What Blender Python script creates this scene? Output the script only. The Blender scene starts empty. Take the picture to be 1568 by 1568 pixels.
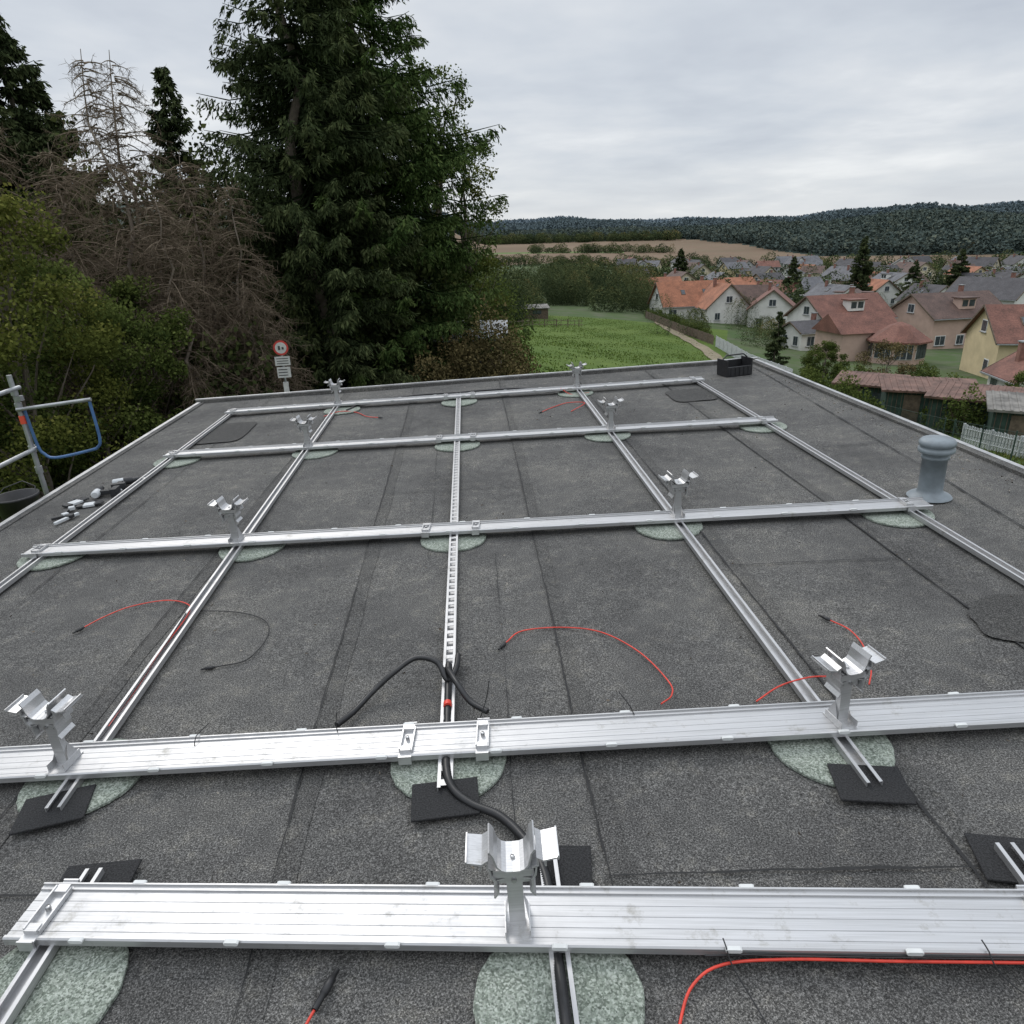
import bpy, numpy as np, math, random
from mathutils import Matrix, Vector
rng=np.random.default_rng(7); random.seed(7)
scene=bpy.context.scene; COL=scene.collection
rad=math.radians
# ------------------------------------------------------------------ camera & frames
CAM=np.array([0,0,5.4])
p=math.atan(418/1080.); r=rad(1.5)
fw=np.array([0,math.cos(p),-math.sin(p)]); r0=np.array([1.,0,0]); u0=np.array([0,math.sin(p),math.cos(p)])
Rv=math.cos(r)*r0-math.sin(r)*u0; Uv=math.sin(r)*r0+math.cos(r)*u0
cd=bpy.data.cameras.new("camera"); cam=bpy.data.objects.new("camera",cd); COL.objects.link(cam)
cd.sensor_width=36; cd.sensor_fit='HORIZONTAL'; cd.lens=36*1080/1568; cd.clip_start=0.05; cd.clip_end=20000
M=Matrix.Identity(4)
for i in range(3):
    M[i][0]=Rv[i]; M[i][1]=Uv[i]; M[i][2]=-fw[i]; M[i][3]=CAM[i]
cam.matrix_world=M; scene.camera=cam
ex=np.array([0.9976546,0.05693625,0.03799414]);ey=np.array([-5.69735204e-02,9.98375685e-01,-1.02052281e-04]);en=np.array([-0.03793824,-0.00206285,0.99927796])
MR=Matrix.Identity(4); O=CAM-2.1*en
for i in range(3):
    MR[i][0]=ex[i]; MR[i][1]=ey[i]; MR[i][2]=en[i]; MR[i][3]=O[i]
scene.view_settings.view_transform='Standard'; scene.view_settings.look='None'; scene.view_settings.exposure=0

# ------------------------------------------------------------------ node helpers
def newmat(name):
    m=bpy.data.materials.new(name); m.use_nodes=True; nt=m.node_tree
    b=nt.nodes["Principled BSDF"]; return m,nt,b
def N(nt,t,**kw):
    n=nt.nodes.new(t)
    for k,v in kw.items(): setattr(n,k,v)
    return n
def ramp(nt,stops):
    n=nt.nodes.new('ShaderNodeValToRGB'); cr=n.color_ramp
    while len(cr.elements)<len(stops): cr.elements.new(0.5)
    for e,(pos,c) in zip(cr.elements,stops):
        e.position=pos; e.color=(c[0],c[1],c[2],1) if len(c)==3 else c
    return n
def noise(nt,scale,detail=3,rough=.55,coord=None):
    n=nt.nodes.new('ShaderNodeTexNoise'); n.inputs['Scale'].default_value=scale; n.inputs['Detail'].default_value=detail; n.inputs['Roughness'].default_value=rough
    if coord is not None: nt.links.new(coord,n.inputs['Vector'])
    return n
def mixc(nt,fac,a,b,mode='MIX'):
    n=nt.nodes.new('ShaderNodeMix'); n.data_type='RGBA'; n.blend_type=mode
    for s,v in ((n.inputs[0],fac),(n.inputs[6],a),(n.inputs[7],b)):
        if isinstance(v,bpy.types.NodeSocket): nt.links.new(v,s)
        elif isinstance(v,(int,float)): s.default_value=v
        else: s.default_value=(*v,1)
    return n.outputs[2]
def coordn(nt,kind='Object'):
    return nt.nodes.new('ShaderNodeTexCoord').outputs[kind]
def simple(name,col,rough=.6,metal=0,var=.12,scale=8,bump=0,kind='Object'):
    m,nt,b=newmat(name); c=coordn(nt,kind)
    n=noise(nt,scale,3,.6,c)
    lo=[max(0,x*(1-var)) for x in col]; hi=[min(1,x*(1+var)) for x in col]
    rp_=ramp(nt,[(.35,lo),(.65,hi)]); nt.links.new(n.outputs[0],rp_.inputs[0]); nt.links.new(rp_.outputs[0],b.inputs['Base Color'])
    b.inputs['Roughness'].default_value=rough; b.inputs['Metallic'].default_value=metal
    if bump:
        bp=N(nt,'ShaderNodeBump'); bp.inputs['Strength'].default_value=bump; bp.inputs['Distance'].default_value=.01
        nt.links.new(n.outputs[0],bp.inputs['Height']); nt.links.new(bp.outputs[0],b.inputs['Normal'])
    return m
def leafmat(name,stops,transl=.0):
    m,nt,b=newmat(name)
    a=N(nt,'ShaderNodeAttribute'); a.attribute_name='tint'
    rp_=ramp(nt,stops); nt.links.new(a.outputs['Fac'],rp_.inputs[0])
    d=N(nt,'ShaderNodeBsdfDiffuse'); nt.links.new(rp_.outputs[0],d.inputs[0])
    if transl>0:
        t=N(nt,'ShaderNodeBsdfTranslucent'); mx=N(nt,'ShaderNodeMixShader'); mx.inputs[0].default_value=transl
        nt.links.new(rp_.outputs[0],t.inputs[0])
        nt.links.new(d.outputs[0],mx.inputs[1]); nt.links.new(t.outputs[0],mx.inputs[2])
        nt.links.new(mx.outputs[0],nt.nodes['Material Output'].inputs[0])
    else: nt.links.new(d.outputs[0],nt.nodes['Material Output'].inputs[0])
    nt.nodes.remove(b); return m

# ------------------------------------------------------------------ mesh helpers
def link(ob,parent=None,matrix=None):
    COL.objects.link(ob)
    if parent is not None: ob.parent=parent
    elif matrix is not None: ob.matrix_world=matrix
    return ob
def empty(name,matrix=None):
    e=bpy.data.objects.new(name,None); COL.objects.link(e)
    if matrix is not None: e.matrix_world=matrix
    return e
class MB:
    def __init__(s): s.v=[]; s.f=[]; s.m=[]; s.sm=[]
    def add(s,vs,fs,mi=0,sm=False):
        o=len(s.v); s.v.extend([tuple(map(float,q)) for q in vs]); s.f.extend([tuple(i+o for i in q) for q in fs]); s.m.extend([mi]*len(fs)); s.sm.extend([sm]*len(fs))
    def box(s,c,d,mi=0,rot=None):
        x,y,z=[q/2 for q in d]
        vs=[Vector(q) for q in ((-x,-y,-z),(x,-y,-z),(x,y,-z),(-x,y,-z),(-x,-y,z),(x,-y,z),(x,y,z),(-x,y,z))]
        if rot is not None: vs=[rot@q for q in vs]
        vs=[q+Vector(c) for q in vs]
        s.add(vs,[(0,3,2,1),(4,5,6,7),(0,1,5,4),(1,2,6,5),(2,3,7,6),(3,0,4,7)],mi)
    def extr(s,prof,a,b,side,up,mi=0,closed=True):
        a=Vector(a);b=Vector(b);side=Vector(side);up=Vector(up);n=len(prof)
        vs=[a+side*u+up*w for u,w in prof]+[b+side*u+up*w for u,w in prof]
        fs=[(i,(i+1)%n,(i+1)%n+n,i+n) for i in range(n if closed else n-1)]
        if closed: fs+= [tuple(range(n))[::-1],tuple(range(n,2*n))]
        s.add(vs,fs,mi)
    def tube(s,path,rd,n=8,mi=0,caps=True):
        P=[Vector(q) for q in path]; k=len(P); rs=rd if hasattr(rd,'__len__') else [rd]*k
        vs=[];up=None
        for i in range(k):
            t=(P[min(i+1,k-1)]-P[max(i-1,0)]).normalized()
            if up is None: up=Vector((0,0,1)) if abs(t.z)<.9 else Vector((1,0,0))
            a=t.cross(up).normalized(); b=a.cross(t).normalized(); up=b
            for j in range(n):
                an=2*math.pi*j/n; vs.append(P[i]+(a*math.cos(an)+b*math.sin(an))*rs[i])
        fs=[(i*n+j,i*n+(j+1)%n,(i+1)*n+(j+1)%n,(i+1)*n+j) for i in range(k-1) for j in range(n)]
        s.add(vs,fs,mi,True)
        if caps: s.add(vs[:n],[tuple(range(n))],mi); s.add(vs[-n:],[tuple(range(n))[::-1]],mi)
    def lathe(s,prof,c,n=32,mi=0,sm=True):
        vs=[(c[0]+q[0]*math.cos(2*math.pi*j/n),c[1]+q[0]*math.sin(2*math.pi*j/n),c[2]+q[1]) for q in prof for j in range(n)]
        k=len(prof); fs=[(i*n+j,i*n+(j+1)%n,(i+1)*n+(j+1)%n,(i+1)*n+j) for i in range(k-1) for j in range(n)]
        s.add(vs,fs,mi,sm)
    def ob(s,name,mats,parent=None,matrix=None,bevel=0):
        me=bpy.data.meshes.new(name); me.from_pydata(s.v,[],s.f)
        for m in (mats if isinstance(mats,(list,tuple)) else [mats]): me.materials.append(m)
        me.polygons.foreach_set('material_index',s.m); me.polygons.foreach_set('use_smooth',s.sm); me.update()
        o=bpy.data.objects.new(name,me); link(o,parent,matrix)
        if bevel:
            md=o.modifiers.new('bevel','BEVEL'); md.width=bevel; md.segments=2; md.limit_method='ANGLE'; md.angle_limit=rad(40)
        return o
def mesh_np(name,V,F,tint,mat,parent=None,matrix=None,midx=None):
    k=F.shape[1]; me=bpy.data.meshes.new(name)
    me.vertices.add(len(V)); me.vertices.foreach_set('co',V.astype(np.float32).ravel())
    me.loops.add(F.size); me.loops.foreach_set('vertex_index',F.astype(np.int32).ravel())
    me.polygons.add(len(F)); me.polygons.foreach_set('loop_start',np.arange(0,F.size,k,dtype=np.int32))
    try: me.polygons.foreach_set('loop_total',np.full(len(F),k,dtype=np.int32))
    except Exception: pass
    for m in (mat if isinstance(mat,(list,tuple)) else [mat]): me.materials.append(m)
    if midx is not None: me.polygons.foreach_set('material_index',midx.astype(np.int32))
    me.update(calc_edges=True)
    if tint is not None:
        a=me.attributes.new('tint','FLOAT','POINT'); a.data.foreach_set('value',tint.astype(np.float32))
    o=bpy.data.objects.new(name,me); return link(o,parent,matrix)
def unit(a): return a/np.maximum(np.linalg.norm(a,axis=-1,keepdims=True),1e-9)
def rdir(n): return unit(rng.normal(size=(n,3)))
def quads(P,D,L,W,tint):
    n=len(P); B=unit(np.cross(D,rdir(n))); L=np.broadcast_to(L,(n,))[:,None]; W=np.broadcast_to(W,(n,))[:,None]
    V=np.stack([P,P+D*L*.5+B*W,P+D*L,P+D*L*.5-B*W],1).reshape(-1,3)
    F=np.arange(4*n).reshape(n,4); return V,F,np.repeat(tint,4)
def join(parts):
    Vs,Fs,Ts=[],[],[];o=0
    for V,F,T in parts: Vs.append(V);Fs.append(F+o);Ts.append(T);o+=len(V)
    return np.concatenate(Vs),np.concatenate(Fs),np.concatenate(Ts)
def sticks(A,B,ra,rb,tint=0.5):
    n=len(A); T=unit(B-A); X=unit(np.cross(T,rdir(n))); Y=np.cross(T,X); V=[]
    for k in range(3):
        c,s_=math.cos(2.094*k),math.sin(2.094*k); V.append(A+(X*c+Y*s_)*np.broadcast_to(ra,(n,))[:,None])
    for k in range(3):
        c,s_=math.cos(2.094*k),math.sin(2.094*k); V.append(B+(X*c+Y*s_)*np.broadcast_to(rb,(n,))[:,None])
    V=np.stack(V,1).reshape(-1,3); b=(np.arange(n)*6)[:,None]
    F=np.concatenate([b+np.array([0,1,4,3]),b+np.array([1,2,5,4]),b+np.array([2,0,3,5])])
    return V,F,np.full(len(V),tint)

# ------------------------------------------------------------------ terrain
DD=[0,15,25,40,60,85,120,150,180,360,600,750,900,1150,1500,2200,3000,4500]
PB=[0,0,0.2,.5,1,2,3,5,8,20,30,34,40,60,80,100,110,110]
PL=[0,-.2,-.6,-1.6,-3,-5,-7.3,-8.2,-9.5,-14,-13,-10.5,-7.5,-1.5,6,26,50,40]
PR=[0,-1,-2.2,-4.6,-7,-9.7,-11.4,-12.5,-13.3,-16.5,-18,-17,-12,-1,10,32,47,40]
def sm(x,a,b):
    t=np.clip((x-a)/(b-a),0,1); return t*t*(3-2*t)
def tz(x,y):
    x=np.asarray(x,float);y=np.asarray(y,float); D=np.hypot(x,y); az=np.degrees(np.arctan2(x,y))
    wl=1-sm(az,-9,-1); wr=sm(az,-1,26)*(1-sm(az,60,100)); wl=np.maximum(wl,sm(az,60,110))
    zb=np.interp(D,DD,PB);zl=np.interp(D,DD,PL);zr=np.interp(D,DD,PR)
    z=zl*(1-wr)+zr*wr; z=z*(1-wl)+zb*wl
    far=sm(D,1100,2500)
    z=z+far*(8*np.sin(az*.23+1)+5*np.sin(az*.61+D*.002)+2.5*np.sin(az*1.3+2))
    z=z+sm(D,800,1300)*(1-sm(D,1600,2200))*sm(az,15,30)*(6+5*np.sin(az*.5))
    return z
azs=np.concatenate([np.arange(-180,-30,5),np.arange(-30,55,.5),np.arange(55,180.1,5)])
Ds=np.concatenate([[0.01],np.arange(3,60,1.5),np.arange(60,200,4),np.arange(200,900,15),np.geomspace(900,6000,60)])
A,Dm=np.meshgrid(np.radians(azs),Ds); X=Dm*np.sin(A);Y=Dm*np.cos(A); Z=tz(X,Y)
nA=len(azs);nD=len(Ds)
V=np.stack([X,Y,Z],-1).reshape(-1,3)
i,j=np.meshgrid(np.arange(nD-1),np.arange(nA-1),indexing='ij'); b0=(i*nA+j).ravel()
F=np.stack([b0,b0+1,b0+nA+1,b0+nA],1)
fa=np.degrees((A[:-1,:-1]+A[1:,1:])/2).ravel(); fd=((Dm[:-1,:-1]+Dm[1:,1:])/2).ravel()
def dfor(a): return 1180-430*sm(a,11,24)
mi=np.zeros(len(F),int)
mi[(fd>135)]=1
mi[(fa>17)&(fd>62)]=1
mi[(fd>190)&(fd<290)&(fa<2)]=4
mi[(fd>560+30*np.sin(fa*.4))]=2
mi[(fd>800)&(fd<850)&(fa<9)]=4
mi[(fd>dfor(fa))]=3
mi[(fa<-4)&(fd>14)]=3
mi[(np.abs(fa)>60)]=0
def groundmat(name,c1,c2,c3,s1,s2,t0=.45):
    m,nt,b=newmat(name); c=coordn(nt)
    n1=noise(nt,s1,4,.6,c); n2=noise(nt,s2,5,.7,c)
    r1=ramp(nt,[(.35,c1),(.65,c2)]); nt.links.new(n1.outputs[0],r1.inputs[0])
    r2=ramp(nt,[(t0,(0,0,0)),(t0+.3,(1,1,1))]); nt.links.new(n2.outputs[0],r2.inputs[0])
    o=mixc(nt,r2.outputs[0],r1.outputs[0],c3); nt.links.new(o,b.inputs['Base Color']); b.inputs['Roughness'].default_value=.95
    b.inputs['Specular IOR Level'].default_value=.1
    return m
m_meadow=groundmat('meadow_grass',(.070,.115,.022),(.105,.15,.034),(.055,.088,.020),.10,1.6,.42)
m_vill=groundmat('village_green',(.05,.085,.03),(.08,.11,.045),(.12,.115,.09),.03,.3)
m_field=groundmat('harvested_field',(.15,.105,.072),(.195,.14,.098),(.15,.125,.08),.006,.05)
m_forf=groundmat('forest_floor',(.035,.052,.042),(.045,.06,.05),(.03,.04,.035),.02,.1)
m_fgreen=groundmat('green_field',(.11,.15,.055),(.14,.18,.07),(.10,.13,.05),.01,.05)
mesh_np('ground_terrain',V,F,None,[m_meadow,m_vill,m_field,m_forf,m_fgreen],midx=mi)
def AD(az,D,dz=0):
    x=D*math.sin(rad(az));y=D*math.cos(rad(az)); return (x,y,float(tz(x,y))+dz)
def strip(name,pts,w,mat,dz):
    P=[]
    for a,b in zip(pts[:-1],pts[1:]):
        a=np.array(a);b=np.array(b); n=max(2,int(np.linalg.norm(b-a)/1.0))
        P+= [a+(b-a)*t for t in np.linspace(0,1,n,endpoint=False)]
    P.append(np.array(pts[-1])); mb=MB(); L=[]
    for k,q in enumerate(P):
        t=P[min(k+1,len(P)-1)]-P[max(k-1,0)]; t=t/np.linalg.norm(t); nn=np.array([-t[1],t[0]])
        for s in (-1,-.33,.33,1):
            e=q+nn*s*w/2*(1+.12*math.sin(k*.7+s)); L.append((e[0],e[1],float(tz(*e))+dz))
    F=[(4*k+c,4*k+c+1,4*k+c+5,4*k+c+4) for k in range(len(P)-1) for c in range(3)]
    mb.add(L,F); return mb.ob(name,mat)
def xy(az,D): q=AD(az,D); return (q[0],q[1])
m_path=groundmat('dirt_path_gravel',(.22,.18,.13),(.28,.23,.17),(.11,.13,.065),.6,3)
m_asph=groundmat('lane_asphalt',(.07,.07,.07),(.10,.10,.10),(.06,.06,.055),.6,9)
strip('dirt_path',[xy(11.8,138),xy(15.5,97),xy(19.3,66),xy(25,46),xy(32,34),xy(38,28.5),xy(46,25),xy(60,24)],2.0,m_path,.09)
strip('asphalt_lane',[xy(-60,17),xy(-40,16.5),xy(-24,18),xy(-17,22),xy(-12,40)],3.2,m_asph,.05)

# ------------------------------------------------------------------ vegetation
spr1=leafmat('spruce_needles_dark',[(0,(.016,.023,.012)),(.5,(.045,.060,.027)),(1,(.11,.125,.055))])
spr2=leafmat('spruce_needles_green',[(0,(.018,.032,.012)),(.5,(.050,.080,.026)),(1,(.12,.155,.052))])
lf_g=leafmat('leaves_green',[(0,(.03,.046,.015)),(.5,(.085,.11,.03)),(1,(.17,.20,.06))],.2)
lf_y=leafmat('leaves_yellowing',[(0,(.045,.055,.015)),(.5,(.12,.135,.033)),(1,(.24,.23,.065))],.2)
lf_b=leafmat('leaves_brown_olive',[(0,(.05,.045,.022)),(.5,(.13,.105,.05)),(1,(.23,.18,.085))])
lf_d=leafmat('undergrowth_leaves',[(0,(.018,.023,.010)),(.5,(.055,.070,.026)),(1,(.13,.145,.05))])
deadm=leafmat('dead_twigs',[(0,(.09,.068,.05)),(.5,(.175,.137,.10)),(1,(.31,.26,.205))])
deadbark=simple('dead_larch_bark',(.22,.18,.145),.9,0,.3,5)
bark=simple('tree_bark',(.11,.09,.07),.9,0,.3,6,.5)
def limb(mb,a,b,ra,rb,sag=0.,n=5,mi=0):
    a=np.array(a);b=np.array(b); P=[]
    for k in range(n+1):
        t=k/n; q=a+(b-a)*t; q=q+np.array([random.uniform(-1,1),random.uniform(-1,1),0])*.03*np.linalg.norm(b-a)*(0<k<n); q[2]+=sag*4*t*(1-t); P.append(q)
    mb.tube(P,[ra+(rb-ra)*k/n for k in range(n+1)],6,mi)
def spruce(name,x,y,H,prof,mat,dens=1.0,leafL=.2,leafW=.035,zmin=.4,drop=.1,seed=0,bare=.0,K=8):
    global rng
    rng=np.random.default_rng(seed+100)
    z0=float(tz(x,y)); par=empty(name,Matrix.Translation((x,y,z0)))
    mb=MB(); limb(mb,(0,0,-.4),(.1,.05,H*.98),H*.016+.04,.02,0,10)
    mb.ob('trunk',bark,parent=par)
    nb=int(H/.26*7*dens); z=np.sort(rng.uniform(zmin,H*.985,nb)); th=rng.uniform(0,2*math.pi,nb)
    lob=1+.13*np.sin(th*3+z*.9)+.10*np.sin(th*5-z*1.7)
    L=np.interp(z,[q[0]*H for q in prof],[q[1] for q in prof])*lob*rng.uniform(.68,1.15,nb)
    keep=rng.uniform(size=nb)>drop; z,th,L=z[keep],th[keep],L[keep]; nb=len(z)
    out=np.stack([np.cos(th),np.sin(th),np.zeros(nb)],1); sid=np.stack([-np.sin(th),np.cos(th),np.zeros(nb)],1)
    dr=np.where(z/H>.75,-.1,.30)+rng.uniform(-.08,.12,nb)
    def bp(t,idx):
        l=L[idx]; q=out[idx]*(l*t)[:,None]; q[:,2]=z[idx]+l*(-dr[idx]*t*1.5+.55*dr[idx]*t*t+.16*t**3); return q
    parts=[]
    ii=np.arange(nb)
    for a,b in ((0,.35),(.35,.7),(.7,1)):
        parts.append(sticks(bp(np.full(nb,a),ii),bp(np.full(nb,b),ii),.012+.012*L*(1-a),.008+.012*L*(1-b),.1))
    cnt=np.maximum(4,(L*13).astype(int)); idx=np.repeat(ii,cnt); n=len(idx)
    t=rng.uniform(0.12,1,n)**.75
    base=bp(t,idx)
    s=rng.choice([-1,1],n)
    l=rng.uniform(.5,1,n)*(.30+.45*(1-t))*np.clip(L[idx]/2.5,.45,1.15)
    dirn=unit(out[idx]*rng.uniform(.3,1,n)[:,None]+sid[idx]*(s*rng.uniform(.2,.9,n))[:,None]+np.array([0,0,-1])*rng.uniform(.25,1.0,n)[:,None])
    tt=(np.arange(K)+.5)/K
    P=base[:,None,:]+dirn[:,None,:]*(l[:,None]*tt)[:,:,None]; P[:,:,2]-=(tt**2)[None,:]*(l*.30)[:,None]
    P=P.reshape(-1,3)+rng.normal(size=(n*K,3))*.02
    D=unit(np.repeat(dirn,K,0)*.8+rng.normal(size=(n*K,3))*.38+np.array([0,0,-.35]))
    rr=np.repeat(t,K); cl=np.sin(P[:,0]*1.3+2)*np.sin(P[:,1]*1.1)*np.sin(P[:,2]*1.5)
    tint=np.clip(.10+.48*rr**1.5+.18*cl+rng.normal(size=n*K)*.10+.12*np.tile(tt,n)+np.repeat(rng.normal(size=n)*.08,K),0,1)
    if bare>0:
        keep=np.repeat(rng.uniform(size=n)>bare*(1-t),K); P,D,tint=P[keep],D[keep],tint[keep]
    sc=rng.uniform(.7,1.3,len(P))
    parts.append(quads(P,D,leafL*sc,leafW*sc,tint))
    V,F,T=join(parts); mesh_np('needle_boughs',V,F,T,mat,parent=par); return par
def decid(name,x,y,H,Rr,mat,nclump=60,nleaf=450,leaf=.1,zlo=.3,seed=0,crad=.55,shape=1.0,z0=None):
    global rng
    rng=np.random.default_rng(seed+500); random.seed(seed)
    z0=float(tz(x,y)) if z0 is None else z0; par=empty(name,Matrix.Translation((x,y,z0)))
    mb=MB(); top=np.array([.2,.1,H*.85]); limb(mb,(0,0,-.3),top,.03+H*.014,.02,0,8)
    th=rng.uniform(0,2*math.pi,nclump); u=rng.uniform(0,1,nclump); zz=H*(zlo+(1-zlo)*u)
    env=Rr*np.sqrt(np.clip(1-((u-.38)/.64)**2,0.02,1))**shape
    rr=env*rng.uniform(.35,1,nclump)**.6
    C=np.stack([rr*np.cos(th),rr*np.sin(th),zz],1)
    for c in C[::2]:
        s=max(.1,(c[2]-.25*H-.4*math.hypot(c[0],c[1]))); limb(mb,(top[0]*s/H,top[1]*s/H,s),c,.012+.006*H*.5,.006,-.1,4)
    mb.ob('trunk_and_limbs',bark,parent=par)
    cr=crad*rng.uniform(.6,1.3,nclump); n=nclump*nleaf
    d=rdir(n); rad_=rng.uniform(0,1,n)**.45
    P=np.repeat(C,nleaf,0)+d*(rad_*np.repeat(cr,nleaf))[:,None]*np.array([1,1,.7])
    ct=np.repeat(rng.normal(size=nclump)*.13,nleaf)
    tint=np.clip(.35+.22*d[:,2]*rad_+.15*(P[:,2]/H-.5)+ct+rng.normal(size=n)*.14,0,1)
    D=unit(rdir(n)+np.array([0,0,-.3])); sc=rng.uniform(.6,1.3,n)
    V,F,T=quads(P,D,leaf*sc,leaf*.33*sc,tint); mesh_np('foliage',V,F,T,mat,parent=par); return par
def deadtree(name,x,y,H,Rr,seed=0,nb=170,zlo=.12,tw=22):
    global rng
    rng=np.random.default_rng(seed+900); z0=float(tz(x,y)); par=empty(name,Matrix.Translation((x,y,z0)))
    mb=MB(); lean=rng.uniform(-.3,.3); limb(mb,(0,0,-.3),(lean,0,H),.02+H*.009,.008,0,12); mb.ob('trunk',deadbark,parent=par)
    z=rng.uniform(H*zlo,H*.98,nb); th=rng.uniform(0,2*math.pi,nb); L=Rr*(1-z/H)**.6*rng.uniform(.5,1.1,nb)+.15
    out=np.stack([np.cos(th),np.sin(th),np.zeros(nb)],1); up=rng.uniform(-.25,.35,nb)
    def bp(t,i):
        q=out[i]*(L[i]*t)[:,None]; q[:,0]+=lean*z[i]/H; q[:,2]=z[i]+L[i]*(up[i]*t-.35*t*t); return q
    ii=np.arange(nb); parts=[]
    st=np.linspace(0,1,6)
    for a,b in zip(st[:-1],st[1:]):
        parts.append(sticks(bp(np.full(nb,a),ii),bp(np.full(nb,b),ii),.006+.015*(1-a),.006+.015*(1-b),.6))
    tws=np.maximum(3,(tw*np.clip(L/Rr,.15,1)).astype(int)); idx=np.repeat(ii,tws); n=len(idx); t=rng.uniform(.15,1,n); A_=bp(t,idx)
    d=unit(out[idx]*.6+rng.normal(size=(n,3))*.6+np.array([0,0,-.35])); l=rng.uniform(.15,.6,n)*np.clip(L[idx],.4,1.3)
    B_=A_+d*l[:,None]; parts.append(sticks(A_,B_,.0065,.003,.5))
    m=5; i2=np.repeat(np.arange(n),m); t2=rng.uniform(.2,1,n*m); A2=A_[i2]+d[i2]*(l[i2]*t2)[:,None]; d2=unit(d[i2]*.5+rng.normal(size=(n*m,3))*.7+np.array([0,0,-.5])); 
    S=sticks(A2,A2+d2*rng.uniform(.06,.22,n*m)[:,None],.0048,.002,.35)
    S[2][:]=np.repeat(np.clip(rng.normal(size=n*m)*.25+.38,0,1),6); parts.append(S)
    V,F,T=join(parts); mesh_np('bare_branches',V,F,T,deadm,parent=par)
def bushmass(name,lumps,mat,nleaf,leaf,seed=0):
    global rng
    rng=np.random.default_rng(seed+300); parts=[]
    for (x,y,rx,h) in lumps:
        n=int(nleaf*rx*h); z0=float(tz(x,y)); d=rdir(n); d[:,2]=np.abs(d[:,2])
        bump=1+.16*np.sin(d[:,0]*7+x)*np.sin(d[:,1]*6+y)+.14*np.sin(d[:,2]*9+x*2+d[:,0]*5)
        rr=rng.uniform(.0,1,n)**.3*bump
        P=np.stack([x+d[:,0]*rr*rx,y+d[:,1]*rr*rx,z0+d[:,2]*rr*h],1)
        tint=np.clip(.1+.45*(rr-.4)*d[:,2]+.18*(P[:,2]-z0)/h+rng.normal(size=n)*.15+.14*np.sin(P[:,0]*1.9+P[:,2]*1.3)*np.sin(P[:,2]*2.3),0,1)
        D=rdir(n); sc=rng.uniform(.5,1.3,n); parts.append(quads(P,D,leaf*sc,leaf*.36*sc,tint))
    V,F,T=join(parts); return mesh_np(name,V,F,T,mat)

# ---- left tree wall
pa=[(0,2.6),(.12,3.0),(.35,3.2),(.55,2.8),(.66,2.1),(.78,1.55),(.88,.95),(1,.05)]
pb=[(0,4.0),(.2,4.5),(.42,4.3),(.56,3.7),(.68,2.8),(.80,1.7),(.9,.9),(1,.05)]
q=AD(-13.9,25); spruce('spruce_tree',q[0],q[1],17.0,pa,spr1,1.3,.17,.022,.3,.10,1,.38,9)
q=AD(-10.4,28); spruce('spruce_tree',q[0],q[1],16.8,pb,spr2,1.45,.17,.024,.3,.05,2,.1,10)
pn=[(0,3.2),(.3,3.0),(.6,2.2),(.85,1.1),(1,.05)]
for k,(a,D,H,s_) in enumerate([(-31.6,31,12.9,.9),(-34.4,29,12.8,1.0),(-29.8,34,11.0,.8),(-22.4,36,12.0,.6),(-37.5,28,12.8,1.1)]):
    q=AD(a,D); spruce('spruce_tree',q[0],q[1],H,[(u,v*s_) for u,v in pn],spr1,1.35,.20,.034,.5,.06,10+k,0,7)
q=AD(-5.0,31); decid('birch_tree',q[0],q[1],11.8,2.7,lf_g,80,90,.12,.3,21,.5)
q=AD(-3.4,30); decid('birch_tree',q[0],q[1],9.8,1.7,lf_y,36,80,.12,.35,22,.5)
for k,(a,D,H,R_) in enumerate([(-26.6,23,9.9,2.7),(-25.2,24,10.1,2.4),(-33.5,20,8.0,1.7),(-21.6,22,7.6,2.2),(-29.5,21,7.6,2.4),(-19.2,21.5,6.9,1.6),(-24.0,20.5,6.5,2.0)]):
    q=AD(a,D); deadtree('dead_larch_tree',q[0],q[1],H,R_,30+k)
q=AD(-35.0,16); decid('deciduous_tree',q[0],q[1],6.4,2.2,lf_y,80,480,.075,.05,41,.55)
q=AD(-31.0,18.5); decid('deciduous_tree',q[0],q[1],5.0,1.9,lf_g,60,420,.08,.05,42,.5)
q=AD(-41,17); decid('deciduous_tree',q[0],q[1],7.6,2.6,lf_g,80,420,.09,.05,43,.65)
q=AD(-27,20); decid('deciduous_tree',q[0],q[1],4.4,1.8,lf_g,45,420,.08,.05,44,.5)
lum=[]
for a in np.arange(-48,-7,1.9):
    D=30+3*math.sin(a*1.7); q=AD(a,D); lum.append((q[0],q[1],2.6,6.3+1.6*math.sin(a*.9)+ (1.0 if a<-28 else 0)))
for a in np.arange(-46,-15,2.4):
    D=21.5+1.5*math.sin(a*2.3)+(4 if -22<a<-14 else 0); q=AD(a,D); lum.append((q[0],q[1],1.9,3.0+.8*math.sin(a*1.3)))
bushmass('forest_undergrowth',lum,lf_d,480,.18,1)
lum=[]
for a,D,rr,h in [(-3.2,33,2.2,6.2),(-1.6,36,2.2,5.0),(-5.0,30,2.0,5.2),(-.4,40,1.7,3.0)]:
    q=AD(a,D); lum.append((q[0],q[1],rr,h))
bushmass('hedge_shrubs',lum,lf_g,800,.13,3)
lum=[]
for a,D,rr,h in [(-1.9,25,1.5,3.6),(.0,26,1.3,2.9),(-3.6,25.5,1.3,2.9),(1.0,24,.8,1.9),(-6,24,1.2,2.0),(-.6,22,1.0,1.7)]:
    q=AD(a,D); lum.append((q[0],q[1],rr,h))
bushmass('bramble_shrubs',lum,lf_b,1300,.10,4)
rng=np.random.default_rng(77); n=75000
a_=rng.uniform(-6,22,n); D_=25+rng.uniform(0,1,n)**.8*110; k=(a_<21.5-(D_-40)*.095); a_,D_=a_[k],D_[k]; n=len(a_)
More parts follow.
